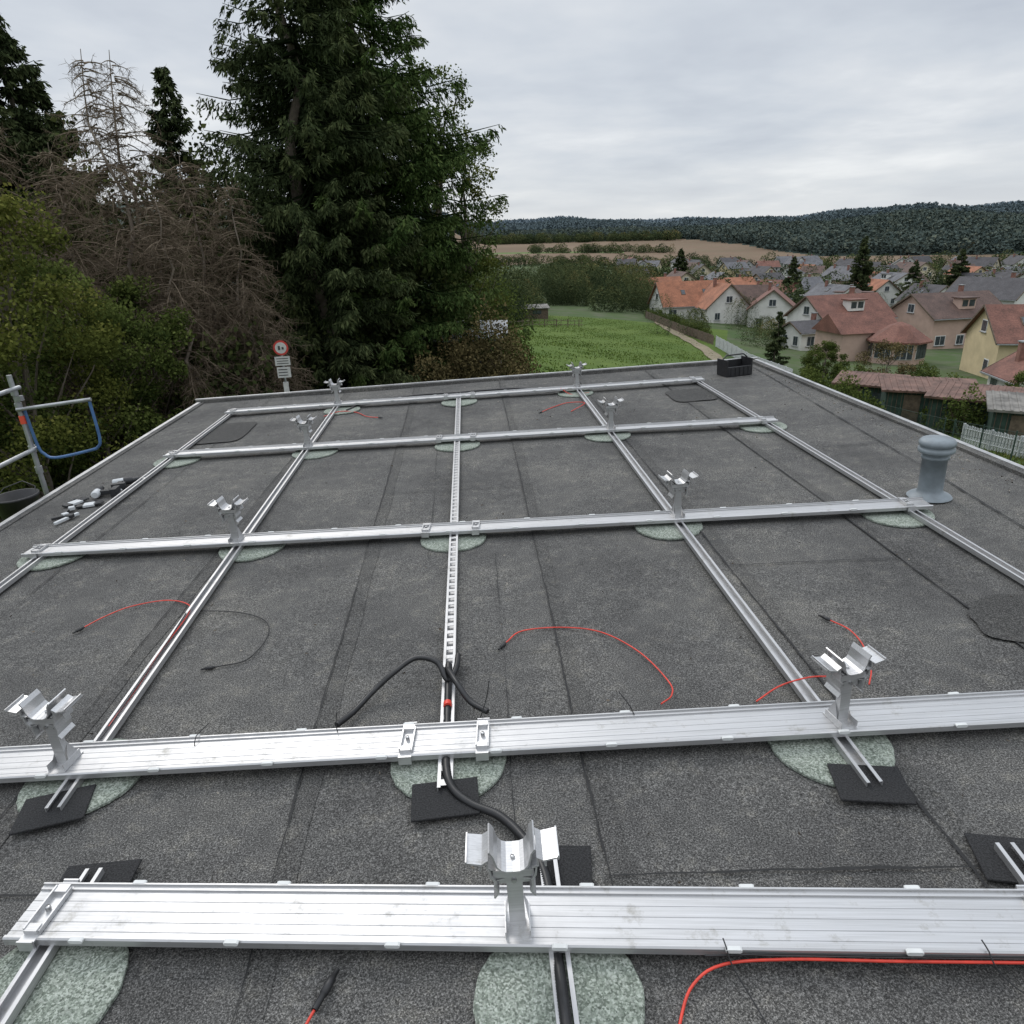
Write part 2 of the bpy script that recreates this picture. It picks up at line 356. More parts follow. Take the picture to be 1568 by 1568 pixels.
x_=D_*np.sin(np.radians(a_)); y_=D_*np.cos(np.radians(a_)); P=np.stack([x_,y_,tz(x_,y_)-.02],1)
den=np.sin(x_*.31+y_*.17)+np.sin(x_*.83-y_*.51+1)+np.sin(y_*1.3+x_*.9)*.7+rng.normal(size=n)*1.1
k=den>-.1; P=P[k]; n=len(P)
D=unit(rng.normal(size=(n,3))*.6+np.array([0,0,1])); V,F,T=quads(P,D,rng.uniform(.06,.22,n),rng.uniform(.02,.06,n),np.clip(rng.normal(size=n)*.22+.5,0,1))
mesh_np('meadow_grass_tufts',V,F,T,leafmat('grass_tuft',[(0,(.045,.075,.016)),(.5,(.092,.14,.030)),(1,(.16,.195,.055))]))
# rough grass verge below the right roof edge
a_=rng.uniform(22,46,30000); D_=rng.uniform(20,40,30000); x_=D_*np.sin(np.radians(a_)); y_=D_*np.cos(np.radians(a_)); n=len(a_)
P=np.stack([x_,y_,tz(x_,y_)-.02],1); D=unit(rng.normal(size=(n,3))*.6+np.array([0,0,1])); k=rng.uniform(size=n)<.5+.5*np.sin(x_*.9)*np.sin(y_*.7)
V,F,T=quads(P[k],D[k],rng.uniform(.08,.3,k.sum()),rng.uniform(.01,.03,k.sum()),np.clip(rng.normal(size=k.sum())*.22+.4,0,1)); mesh_np('verge_grass',V,F,T,lf_y)

def treemass(name,T,mat,nq,kind,seed=0,tintbase=0.,qs=1.0):
    global rng
    rng=np.random.default_rng(seed); T=np.array(T); n=len(T)
    u=rng.uniform(0,1,(n,nq)); th=rng.uniform(0,2*math.pi,(n,nq))
    if kind=='con': env=(1-u)**.8*.9+.05; zf=.05+.95*u
    else: env=np.sqrt(np.clip(1-((u-.45)/.56)**2,.03,1))*(1+.25*np.sin(th*3+T[:,0:1])); zf=.10+.90*u+.06*np.sin(th*4+T[:,1:2])
    rr=env*rng.uniform(.5,1,(n,nq))**.5
    P=np.stack([T[:,0:1]+T[:,4:5]*rr*np.cos(th),T[:,1:2]+T[:,4:5]*rr*np.sin(th),T[:,2:3]+T[:,3:4]*zf],-1).reshape(-1,3)
    sz=np.repeat(T[:,4],nq)*rng.uniform(.35,.75,n*nq)*(7/max(7,nq**.5*1.2))*qs
    tt=np.repeat(rng.normal(size=n)*.20,nq)
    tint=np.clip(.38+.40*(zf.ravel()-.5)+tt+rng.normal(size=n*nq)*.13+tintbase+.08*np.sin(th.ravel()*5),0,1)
    D=rdir(n*nq); D[:,2]*=.6
    if kind=='con': D=unit(D+np.array([0,0,.5]))
    V,F,TT=quads(P-D*sz[:,None]*.5,unit(D),sz*1.2,sz*.42,tint); return mesh_np(name,V,F,TT,mat)
ff0=leafmat('mid_distance_tree_leaves',[(0,(.03,.042,.022)),(.4,(.060,.080,.038)),(.8,(.105,.12,.05)),(1,(.17,.14,.06))])
ff1=leafmat('hazed_forest_near',[(0,(.055,.075,.070)),(.5,(.080,.103,.092)),(1,(.115,.13,.10))])  # aerial haze painted into these forest colours, bluer and paler with each belt
ff2=leafmat('hazed_forest_mid',[(0,(.095,.125,.137)),(.5,(.11,.142,.152)),(1,(.125,.155,.155))])
ff3=leafmat('hazed_forest_far',[(0,(.16,.205,.235)),(.5,(.17,.215,.245)),(1,(.18,.22,.25))])  # farthest belt, strongest painted haze
def rndforest(n,a0,a1,d0,d1,h,rr,cond=None):
    a=rng.uniform(a0,a1,n); D=np.sqrt(rng.uniform(d0*d0,d1*d1,n)); 
    if cond is not None: k=cond(a,D); a,D=a[k],D[k]
    x=D*np.sin(np.radians(a));y=D*np.cos(np.radians(a)); n=len(x)
    return np.stack([x,y,tz(x,y)-1,h*rng.uniform(.6,1.3,n),rr*rng.uniform(.7,1.25,n)],1)
rng=np.random.default_rng(3)
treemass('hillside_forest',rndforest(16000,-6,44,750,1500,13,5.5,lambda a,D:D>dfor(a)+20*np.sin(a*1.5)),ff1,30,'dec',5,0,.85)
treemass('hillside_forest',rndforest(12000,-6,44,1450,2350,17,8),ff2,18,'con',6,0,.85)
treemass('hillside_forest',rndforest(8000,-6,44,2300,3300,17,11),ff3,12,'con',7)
rng=np.random.default_rng(11)
tl=[]; tn=[]
for a0,a1,D0,D1,n,h,rr in [(-3,12,540,575,60,7,4.5),(-3,7,600,640,14,6,4),(2,13,790,840,60,8,5),(-3,13,1120,1180,200,12,7),(3,12,225,330,70,8,4.5),(12,44,500,560,90,8,5),(4,12,330,520,40,7,4.5)]:
    tl.append(rndforest(n,a0,a1,D0,D1,h,rr))
for a0,a1,D0,D1,n,h,rr in [(1,11,150,230,64,8,4.0),(-3,1.5,105,170,22,8,4)]: tn.append(rndforest(n,a0,a1,D0,D1,h,rr))
treemass('field_trees',np.concatenate(tl),ff0,420,'dec',8,.02,.85)
treemass('meadow_edge_trees',np.concatenate(tn),ff0,2600,'dec',18,.02,.85)
treemass('village_trees',rndforest(75,11,46,112,190,5.5,2.2),ff0,2400,'dec',19,0,.8)
treemass('village_trees',rndforest(330,10,46,190,470,7,3.2),ff0,420,'dec',9,-.03,.85)
pq=[(0,2.6),(.2,2.5),(.5,1.7),(.8,.7),(1,.05)]
for k,(a,D,H,s_) in enumerate([(20.6,88,6.5,.6),(25.6,205,18,1.7),(21.2,230,13,1.6),(13.2,330,15,2),(28.9,215,12,1.5),(31.5,300,14,2)]):
    q=AD(a,D); spruce('garden_spruce_tree',q[0],q[1],H,[(u,v*s_) for u,v in pq],spr1,.7 if H<10 else .45,.22*s_+.12,.035*s_+.02,.3,.0,60+k,0,7)
random.seed(21); lum=[]
for k in range(44):
    a=random.uniform(22,43); D=random.uniform(42,88); q=AD(a,D); lum.append((q[0],q[1],random.uniform(.7,1.6),random.uniform(1.0,2.6)))
for k in range(13):
    a=11.2+k*.34; D=150-k*3; q=AD(a,D); lum.append((q[0],q[1],1.5,random.uniform(1.2,2.4)))
bushmass('garden_hedges',lum,lf_g,700,.16,6)
q=AD(28.2,70); decid('apple_tree',q[0],q[1],4.2,2.4,lf_b,34,110,.14,.25,71,.6)
q=AD(36.8,50); decid('apple_tree',q[0],q[1],3.2,1.6,lf_g,34,330,.10,.2,72,.5)
q=AD(24.0,78); decid('apple_tree',q[0],q[1],3.8,1.9,lf_g,40,300,.12,.2,73,.5)

# ------------------------------------------------------------------ houses
W={'white':simple('render_white',(.64,.63,.60),.85,0,.10,.6),'cream':simple('render_cream',(.56,.49,.36),.85,0,.10,.6),'yellow':simple('render_yellow',(.54,.44,.27),.85,0,.10,.6),
   'pink':simple('render_salmon',(.46,.33,.27),.85,0,.10,.6),'grey':simple('render_grey',(.38,.38,.38),.85,0,.10,.6)}
def roofmat(name,c):
    m,nt,b=newmat(name); co=coordn(nt); n1=noise(nt,.7,4,.6,co); n2=noise(nt,6,3,.7,co)
    r1=ramp(nt,[(.3,[q*.66 for q in c]),(.7,[q*1.2 for q in c])]); nt.links.new(n1.outputs[0],r1.inputs[0])
    r2=ramp(nt,[(.35,(.6,.6,.6)),(.65,(1.25,1.25,1.25))]); nt.links.new(n2.outputs[0],r2.inputs[0])
    o=mixc(nt,.85,r1.outputs[0],r2.outputs[0],'MULTIPLY'); nt.links.new(o,b.inputs['Base Color']); b.inputs['Roughness'].default_value=.8; return m
RF={'orange':roofmat('clay_tiles_orange',(.32,.13,.07)),'red':roofmat('clay_tiles_red',(.18,.078,.056)),'brown':roofmat('clay_tiles_brown',(.11,.068,.055)),'dark':roofmat('concrete_tiles_dark',(.07,.066,.07)),'slate':roofmat('slate_grey',(.13,.13,.14))}
m_glass=simple('window_glass',(.05,.06,.07),.15,0,.3,2); m_frame=simple('window_frame_white',(.65,.65,.63),.5,0,.03,3); m_brick=simple('chimney_brick',(.22,.11,.085),.9,0,.2,3)
m_wood=simple('weathered_wood',(.12,.09,.065),.9,0,.3,4); m_zinc=simple('zinc_gutter',(.35,.36,.37),.5,.6,.1,3)
def house(az,D,w,d,hw,hr,yaw,wall,roof,name='gable_roof_house',dormer=False,skyl=0,balc=False):
    q=AD(az,D); mb=MB(); o=.45
    mb.box((0,0,hw/2-1.5),(w,d,hw+3),0)
    mb.add([(-w/2,-d/2,hw),(-w/2,d/2,hw),(-w/2,0,hw+hr),(w/2,-d/2,hw),(w/2,d/2,hw),(w/2,0,hw+hr)],[(0,2,1),(3,4,5)],0)
    sl=hr/(d/2); th=.16
    for s in (-1,1):
        e=(d/2+o); ze=hw-o*sl
        vs=[(-w/2-o,0,hw+hr+.02),(w/2+o,0,hw+hr+.02),(w/2+o,s*e,ze+.02),(-w/2-o,s*e,ze+.02)]
        vs+=[(a,b,c+th) for a,b,c in vs]
        mb.add(vs,[(0,1,2,3),(4,5,6,7),(0,1,5,4),(1,2,6,5),(2,3,7,6),(3,0,4,7)],1)
        mb.box((0,s*(e+.06),ze+.06),(w+2*o,.12,.12),3)
        for sx in (-1,1):
            L=math.hypot(e,e*sl); mb.box((sx*(w/2+o+.03),s*e/2,hw+hr+.08-e*sl/2),(.06,L,.22),5,Matrix.Rotation(-s*math.atan(sl),3,'X'))
    def win(face,u,z,ww,hh,mi=2):
        e=.04
        if face<2:
            s=-1 if face==0 else 1; y=s*d/2
            mb.box((u,y+s*e/2,z),(ww+.22,e,hh+.22),4); mb.box((u-ww*.26,y+s*(e/2+.03),z),(ww*.46,e,hh),mi); mb.box((u+ww*.26,y+s*(e/2+.03),z),(ww*.46,e,hh),mi)
            mb.box((u,y+s*.09,z-hh/2-.14),(ww+.4,.18,.06),3)
        else:
            s=-1 if face==2 else 1; x=s*w/2
            mb.box((x+s*e/2,u,z),(e,ww+.22,hh+.22),4); mb.box((x+s*(e/2+.03),u-ww*.26,z),(e,ww*.46,hh),mi); mb.box((x+s*(e/2+.03),u+ww*.26,z),(e,ww*.46,hh),mi)
            mb.box((x+s*.09,u,z-hh/2-.14),(.18,ww+.4,.06),3)
    ns=max(1,int(hw/2.6))
    for f in (0,1):
        k=max(2,int(w/2.9))
        for st in range(ns):
            for i_ in range(k):
                if random.random()<.8: win(f,-w/2+(i_+.5)*w/k+random.uniform(-.2,.2),1.5+st*2.7,random.choice([.9,1.15,1.6]),1.25)
    for f in (2,3):
        k=max(2,int(d/3.2))
        for st in range(ns):
            for i_ in range(k):
                if random.random()<.8: win(f,-d/2+(i_+.5)*d/k,1.5+st*2.7,1.0,1.25)
        if hr>2.2: win(f,0,hw+hr*.35,1.2,1.1)
    mb.box((w/2*.3,-d/2-.03,1.0),(1.0,.1,2.1),5)
    mb.box((w*.2,.8,hw+hr+.2),(.55,.55,1.7),6); mb.box((w*.2,.8,hw+hr+1.1),(.7,.7,.1),3)
    if dormer:
        for s in (-1,1):
            y=s*d*.27; zz=hw+hr-abs(y)*sl
            mb.box((0,y+s*.35,zz+.35),(2.6,1.6,1.5),0); mb.box((0,y+s*.4,zz+1.2),(3.0,2.2,.16),1); mb.box((-.6,y+s*1.17,zz+.45),(.9,.06,.9),2); mb.box((.6,y+s*1.17,zz+.45),(.9,.06,.9),2)
    for k in range(skyl):
        for s in (-1,1):
            y=s*d*.25; zz=hw+hr-abs(y)*sl+.22; rot=Matrix.Rotation(-s*math.atan(sl),3,'X'); u=-w/2+(k+1)*w/(skyl+1)
            mb.box((u,y,zz),(.9,1.3,.10),5,rot); mb.box((u,y,zz+.03),(.7,1.1,.10),2,rot)
    if balc:
        mb.box((-w*.15,-d/2-.8,2.75),(w*.5,1.6,.15),3)
        for i_ in range(int(w*.5/.3)+1): mb.box((-w*.4+i_*.3,-d/2-1.55,3.3),(.06,.06,.95),5)
        mb.box((-w*.15,-d/2-1.55,3.8),(w*.5,.08,.08),5)
    return mb.ob(name,[W[wall],RF[roof],m_glass,m_zinc,m_frame,m_wood,m_brick],matrix=Matrix.Translation(q)@Matrix.Rotation(rad(yaw),4,'Z'))
random.seed(5)
named=[(14.0,158,14,9,3.0,4.2,8,'white','orange',dict(skyl=2)),(16.3,154,8,9,3.2,4.2,98,'white','orange',{}),(11.6,205,12,8.5,3.2,3.2,12,'pink','orange',dict(skyl=1)),(9.9,255,9,8,4.2,3,30,'white','dark',{}),(13.2,235,10,9,4.2,3.2,100,'cream','brown',{}),
(20.0,152,11,8.5,3.8,3.4,70,'white','red',{}),(18.3,175,9,8,3.5,3.2,-15,'cream','brown',{}),(24.6,124,12,9,4.6,3.0,15,'white','red',dict(dormer=True,balc=True)),(22.7,116,6,5,2.8,1.2,15,'white','dark',{}),(31.2,132,13,10,4.8,3.0,12,'pink','brown',dict(dormer=True)),(33.6,160,12,9,6.4,3.0,-60,'white','dark',{}),(36.8,98,12,9,4.4,3.2,-12,'yellow','red',dict(skyl=3)),(36.8,72,5,4.5,2.2,1.5,80,'white','red',{}),(40.5,110,13,10,5,3.6,10,'cream','orange',dict(dormer=True))]
placed=[]
for a,D,w_,d_,hw,hr,yw,wl_,rf_,kw in named:
    house(a,D,w_,d_,hw,hr,yw,wl_,rf_,**kw); placed.append(xy(a,D))
def bayhouse(az,D):
    q=AD(az,D); mb=MB(); n=8; R_=3.3
    mb.lathe([(R_,-3),(R_,3.0)],(0,0,0),n,0,False)
    mb.lathe([(R_+.6,2.7),(R_+.6,2.9),(1.2,4.7),(0.02,5.1)],(0,0,0),n,1,False)
    for k in range(n):
        a0=2*math.pi*k/n;a1=2*math.pi*(k+1)/n; am=(a0+a1)/2; c=Vector((math.cos(am),math.sin(am),0))*R_*math.cos(math.pi/n)
        rot=Matrix.Rotation(am,3,'Z'); mb.box(c+Vector((0,0,1.7)),(.12,2.1,1.9),4,rot)
        for t in (-.7,0,.7): mb.box(c*1.012+rot@Vector((.05,t,0))+Vector((0,0,1.7)),(.08,.58,1.7),2,rot)
    mb.box((-2.5,5,.9),(8,6,5.6),0); mb.add([(-7,1.6,3.6),(2,1.6,3.6),(2,8.4,3.6),(-7,8.4,3.6),(-7,5,5.9),(2,5,5.9)],[(0,1,5,4),(2,3,4,5),(0,4,3),(1,2,5)],1)
    mb.ob('bay_tower_house',[W['pink'],RF['red'],m_glass,m_zinc,m_frame],matrix=Matrix.Translation(q)@Matrix.Rotation(rad(10),4,'Z'))
bayhouse(28.6,104); placed.append(xy(28.6,104))
walls=['white']*6+['cream','yellow','grey','white','pink']; roofs=['dark','dark','slate','brown','red','slate','brown','dark','slate','brown','orange']
def tryplace(a,D,mind):
    x,y=xy(a,D)
    for (px,py) in placed:
        if math.hypot(px-x,py-y)<mind: return False
    placed.append((x,y)); return True
cnt=0
while cnt<46:
    a=random.uniform(16,46); D=random.uniform(170,400)
    if a<20 and D<230: continue
    if tryplace(a,D,21):
        cnt+=1; house(a,D,random.uniform(9,12),random.uniform(8,9.5),random.choice([3.0,3.6,5.0]),random.uniform(2.4,3.4),random.choice([15,105,15,105,60,-30])+random.uniform(-8,8),random.choice(walls),random.choice(roofs),skyl=random.choice([0,0,1,2]),dormer=random.random()<.15)
cnt=0
while cnt<42:
    a=random.uniform(9,46); D=random.uniform(350,500)
    if a<14 and D<400: continue
    if tryplace(a,D,22):
        cnt+=1; house(a,D,random.uniform(9,13),random.uniform(8,10),random.choice([4.2,5.2]),random.uniform(2.6,3.6),random.uniform(0,180),random.choice(['white','white','cream','white','grey']),random.choice(['dark','slate','dark','brown','red']))
m_green=simple('painted_green_boards',(.022,.048,.036),.7,0,.35,3); m_redroof=simple('corrugated_roof_red',(.14,.08,.062),.8,0,.35,1.5); m_fwhite=simple('fence_paint_white',(.44,.46,.47),.6,0,.15,3); m_greyroof=simple('fibre_cement_roof',(.17,.16,.145),.85,0,.35,1.5)
def shed(az,D,w,d,h,yaw,wm,rm,name='garden_shed'):
    q=AD(az,D); mb=MB(); mb.box((0,0,h/2-.4),(w,d,h+.8),0)
    rot=Matrix.Rotation(rad(6),3,'X'); mb.box((0,0,h+.12),(w+.6,d+.6,.12),1,rot)
    for k in range(int(w/.35)): mb.box(Vector((-w/2+k*.35,0,h+.12))+rot@Vector((0,0,.075)),(.10,d+.6,.03),1,rot)
    mb.box((-w*.2,-d/2-.02,h*.45),(.9,.06,h*.85),2); mb.box((w*.22,-d/2-.02,h*.6),(w*.22,.06,.6),3)
    for k in range(int(w/.25)): mb.box((-w/2+.12+k*.25,-d/2-.012,h/2),(.03,.03,h),2)
    mb.ob(name,[wm,rm,m_wood,m_glass],matrix=Matrix.Translation(q)@Matrix.Rotation(rad(yaw),4,'Z'))
shed(27.3,54,3.8,2.6,2.0,-35,m_green,m_redroof); shed(31.0,50,4.8,2.6,2.1,-22,m_green,m_redroof); shed(34.4,46,4.8,2.6,2.1,-38,m_green,m_redroof)
shed(37.6,43,4,2.6,2.0,-30,m_green,m_greyroof); shed(39.5,56,5,3,2.2,-30,m_green,m_redroof); shed(-4.5,29,4,2.5,2.3,0,m_wood,m_zinc,'wooden_shed'); shed(1.6,128,7,3,1.8,5,m_wood,m_greyroof)
def fence(name,pts,h,mat,slat=.16,gap=.22,post=2.5,rails=(.3,.85)):
    mb=MB()
    for a,b in zip(pts[:-1],pts[1:]):
        a=np.array(a);b=np.array(b);L=np.linalg.norm(b-a);t=(b-a)/L;rot=Matrix.Rotation(math.atan2(t[1],t[0]),3,'Z')
        for s in np.arange(0,L,gap):
            x,y=a+t*s; z=float(tz(x,y)); mb.box((x,y,z+h/2+.05+random.uniform(-.02,.02)),(slat,.025,h),0,rot)
        for s in np.arange(0,L,post):
            x,y=a+t*s; z=float(tz(x,y)); mb.box((x,y,z+h/2),(.1,.1,h+.2),0,rot)
            e=min(s+post,L); x2,y2=a+t*e; z2=float(tz(x2,y2))
            for hh in rails: mb.tube([(x,y,z+hh*h),(x2,y2,z2+hh*h)],.035,4,0)
    mb.ob(name,mat)
fence('white_slat_fence',[xy(16.2,104),xy(19,84),xy(21.9,70)],1.4,m_fwhite,.30,.33)
fence('grey_board_fence',[xy(33.6,41),xy(37,37),xy(42,33)],.9,m_fwhite,.16,.24,2.4)
fence('wooden_fence',[xy(10.8,146),xy(13,125),xy(16.0,106)],1.3,m_wood,.2,.24)
# chain link fence with posts
mb=MB(); pts=[xy(22.0,62),xy(27,47),xy(33,38.5),xy(40,32)]
for a,b in zip(pts[:-1],pts[1:]):
    a=np.array(a);b=np.array(b);L=np.linalg.norm(b-a);t=(b-a)/L
    for s in np.arange(0,L,2.2):
        x,y=a+t*s; z=float(tz(x,y)); mb.tube([(x,y,z-.1),(x,y,z+1.35)],.03,6,0)
        e=min(s+2.2,L); x2,y2=a+t*e; z2=float(tz(x2,y2))
        for hh in (.1,.7,1.28): mb.tube([(x,y,z+hh),(x2,y2,z2+hh)],.008,4,0)
    for s in np.arange(0,L,.14):
        for dd in (-1,1):
            e=min(max(s+dd*1.1,0),L); x,y=a+t*s; x2,y2=a+t*e; mb.tube([(x,y,float(tz(x,y))+.1),(x2,y2,float(tz(x2,y2))+1.28)],.004,3,0,False)
mb.ob('chain_link_fence',m_green)
fence('meadow_fence',[xy(-1.5,92),xy(2,104),xy(6,112)],1.0,m_wood,.08,1.5)

# ------------------------------------------------------------------ roof
def feltmat(name,k,con=1.0):
    m,nt,b=newmat(name); co=coordn(nt)
    n1=noise(nt,150,3,.80,co); n2=noise(nt,380,0,.5,co); n3=noise(nt,.9,5,.65,co); n4=noise(nt,8,4,.75,co)
    c=lambda v:(v*k*1.02,v*k,v*k*.955)
    g1=ramp(nt,[(.36,c(.030)),(.50,c(.092)),(.64,c(.245))]); nt.links.new(n1.outputs[0],g1.inputs[0])
    g2=ramp(nt,[(.35,(.45,.45,.45)),(.65,(1.45,1.45,1.45))]); nt.links.new(n2.outputs[0],g2.inputs[0])
    o1=mixc(nt,.7,g1.outputs[0],g2.outputs[0],'MULTIPLY')
    g3=ramp(nt,[(.32,(.72,.72,.73)),(.50,(1,1,1)),(.68,(1.34,1.32,1.27))]); nt.links.new(n3.outputs[0],g3.inputs[0])
    o2=mixc(nt,con,o1,g3.outputs[0],'MULTIPLY')
    g4=ramp(nt,[(.36,(.84,.84,.84)),(.54,(1,1,1)),(.70,(1.5,1.46,1.36))]); nt.links.new(n4.outputs[0],g4.inputs[0])
    o3=mixc(nt,.8*con,o2,g4.outputs[0],'MULTIPLY')
    nt.links.new(o3,b.inputs['Base Color']); b.inputs['Roughness'].default_value=.92; b.inputs['Specular IOR Level'].default_value=.2
    bp=N(nt,'ShaderNodeBump'); bp.inputs['Strength'].default_value=.6; bp.inputs['Distance'].default_value=.004; nt.links.new(n1.outputs[0],bp.inputs['Height']); nt.links.new(bp.outputs[0],b.inputs['Normal'])
    return m
m_roof=feltmat('bitumen_roofing_felt',.94); m_patch=feltmat('fresh_felt_patch',.58,.4); m_sheet=feltmat('felt_overlap_strip',.78,.9)
m_tar=simple('bitumen_seam',(.014,.014,.014),.8,0,.3,40,.3); m_wall=simple('building_render',(.55,.53,.48),.9,0,.08,2); m_flash=simple('aluminium_flashing',(.42,.42,.42),.5,.6,.2,4)
bld=empty('flat_roof_building',MR)
mb=MB(); nx=30;ny=50; xs=np.linspace(-4.2,4.45,nx+1); ys=np.linspace(-6,11.15,ny+1)
zr=lambda x,y: .004*math.sin(x*2.1+y*.7)+.004*math.sin(y*1.9-x)
mb.add([(x,y,zr(x,y)-.008) for y in ys for x in xs],[(a*(nx+1)+c,a*(nx+1)+c+1,(a+1)*(nx+1)+c+1,(a+1)*(nx+1)+c) for a in range(ny) for c in range(nx)],0,True)
mb.ob('roof_felt',m_roof,parent=bld)
mb=MB(); mb.box((.125,2.575,-2.05),(8.3,16.9,4.0),0); mb.ob('walls',m_wall,parent=bld)
mb=MB()
mb.box((.125,11.2,-.03),(8.9,.1,.14),1); mb.box((-4.25,2.6,-.04),(.1,17.1,.09),1); mb.box((4.5,2.6,-.03),(.1,17.1,.11),1)
mb.box((.125,11.225,.045),(8.95,.06,.012),0); mb.box((-4.275,2.6,.010),(.05,17.1,.010),0); mb.box((4.54,2.6,.030),(.05,17.1,.010),0)
mb.ob('edge_flashing',[m_flash,m_roof],parent=bld)
mb=MB()
def seam(pts,w=.009,mi=0,h=.004):
    P=[]
    for a,b_ in zip(pts[:-1],pts[1:]):
        a=np.array(a,float);b_=np.array(b_,float);L=np.linalg.norm(b_-a);n=max(2,int(L/.05)); P+=[a+(b_-a)*t for t in np.linspace(0,1,n,endpoint=False)]
    P.append(np.array(pts[-1],float)); vs=[]
    ph=random.uniform(0,9)
    for k,q in enumerate(P):
        t=P[min(k+1,len(P)-1)]-P[max(k-1,0)]; t/=np.linalg.norm(t); nn=np.array([-t[1],t[0]])
        off=.004*math.sin(k*.13+ph)+.002*math.sin(k*.9+ph)+random.uniform(-.0015,.0015); ww=w*(.35+.65*random.random())*(1 if math.sin(k*.11+ph)>-.7 else .5)
        for s in (-1,1):
            e=q+nn*(off+s*ww/2); vs.append((e[0],e[1],zr(e[0],e[1])+h))
    mb.add(vs,[(2*k,2*k+1,2*k+3,2*k+2) for k in range(len(P)-1)],mi)
for x0,x1,ya,yb,w_ in [(-.86,-.93,.3,11.1,.010),(.32,.40,.3,11.1,.010),(1.555,1.60,.3,11.1,.014),(2.66,2.72,2.3,11.1,.014),(3.72,4.33,4.0,10.8,.017),(-2.1,-2.0,2.0,11.1,.010),(-3.2,-3.15,2.5,11.1,.010),(.02,.06,2.0,4.6,.005),(-.42,-.45,4.6,7.5,.005)]:
    seam([(x0,ya),(x1,yb)],w_*1.15)
seam([(.33,1.82),(1.0,1.76),(2.3,1.62)],.016); seam([(-2.6,2.06),(-.88,1.92)],.012); seam([(1.56,4.1),(2.66,4.0)],.010); seam([(-.9,6.1),(.36,6.05)],.008); seam([(-2.05,7.0),(-.9,6.95)],.008); seam([(-.9,3.3),(.33,3.28)],.005); seam([(2.66,6.5),(4.2,6.4)],.012)
mb.ob('felt_seams',m_tar,parent=bld)
mb=MB()
for x0,x1,ya,yb,ww in [(-.86,-.93,.3,11.1,.09),(.32,.40,.3,11.1,.09),(1.555,1.60,.3,11.1,.10),(2.66,2.72,2.3,11.1,.10),(-2.1,-2.0,2.0,11.1,.09)]:
    n_=80; vs=[]
    for k in range(n_+1):
        y=ya+(yb-ya)*k/n_; x=x0+(x1-x0)*k/n_
        for e in (0.004,ww+.006*math.sin(k*.8)): vs.append((x+e,y,zr(x+e,y)-.0035))
    mb.add(vs,[(2*k,2*k+1,2*k+3,2*k+2) for k in range(n_)],0)
mb.ob('felt_overlap_strips',m_sheet,parent=bld)
mb=MB()
def blob(cx,cy,rx,ry,mi=0,z=.006,n=40,pw=2,wob=.03,rot=0):
    vs=[(cx,cy,zr(cx,cy)+z)]
    for k in range(n):
        a=2*math.pi*k/n; c,s=math.cos(a),math.sin(a); e=(abs(c)**pw+abs(s)**pw)**(-1/pw)*(1+wob*math.sin(3*a+cx)+wob*.6*math.sin(7*a+cy))
        u,v=rx*e*c,ry*e*s; x=cx+u*math.cos(rot)-v*math.sin(rot); y=cy+u*math.sin(rot)+v*math.cos(rot); vs.append((x,y,zr(x,y)+z))
    mb.add(vs,[(0,1+k,1+(k+1)%n) for k in range(n)],mi)
blob(2.92,3.17,.36,.25,wob=.06,rot=.2); blob(-3.2,9.0,.30,.50,pw=6,wob=.01); blob(2.85,9.1,.28,.36,pw=6,wob=.01)
mb.ob('felt_patches',m_patch,parent=bld)
rng=np.random.default_rng(5); n=900
px=np.concatenate([4.35-np.abs(rng.normal(size=300))*.12,rng.uniform(-4,4.4,600)]); py=np.concatenate([rng.uniform(4,11,300),rng.uniform(.8,11,600)])
P=np.stack([px,py,np.array([zr(a,c) for a,c in zip(px,py)])+.005],1); D=rdir(n)*np.array([1,1,.15]); V,F,T=quads(P,unit(D),rng.uniform(.006,.03,n),rng.uniform(.002,.007,n),rng.uniform(0,1,n))
mesh_np('leaf_litter',V,F,T,leafmat('dry_litter',[(0,(.02,.018,.015)),(.6,(.10,.075,.05)),(1,(.36,.33,.28))]),matrix=MR)

m_pad,nt,b=newmat('granulate_pad'); co=coordn(nt)
n1=N(nt,'ShaderNodeTexVoronoi'); n1.inputs['Scale'].default_value=170; nt.links.new(co,n1.inputs['Vector']); bw=N(nt,'ShaderNodeRGBToBW'); nt.links.new(n1.outputs['Color'],bw.inputs[0])
n2=noise(nt,3,5,.65,co); n5=noise(nt,110,2,.7,co)
g=ramp(nt,[(.20,(.13,.15,.125)),(.42,(.215,.245,.21)),(.60,(.29,.32,.28)),(.80,(.40,.43,.39))]); nt.links.new(bw.outputs[0],g.inputs[0])
g2=ramp(nt,[(.3,(.70,.73,.69)),(.7,(1.05,1.05,1.03))]); nt.links.new(n2.outputs[0],g2.inputs[0])
g5=ramp(nt,[(.38,(.62,.62,.62)),(.55,(1.1,1.1,1.1))]); nt.links.new(n5.outputs[0],g5.inputs[0])
o1=mixc(nt,1.0,g.outputs[0],g2.outputs[0],'MULTIPLY'); o1=mixc(nt,.8,o1,g5.outputs[0],'MULTIPLY')
nt.links.new(o1,b.inputs['Base Color']); b.inputs['Roughness'].default_value=.95
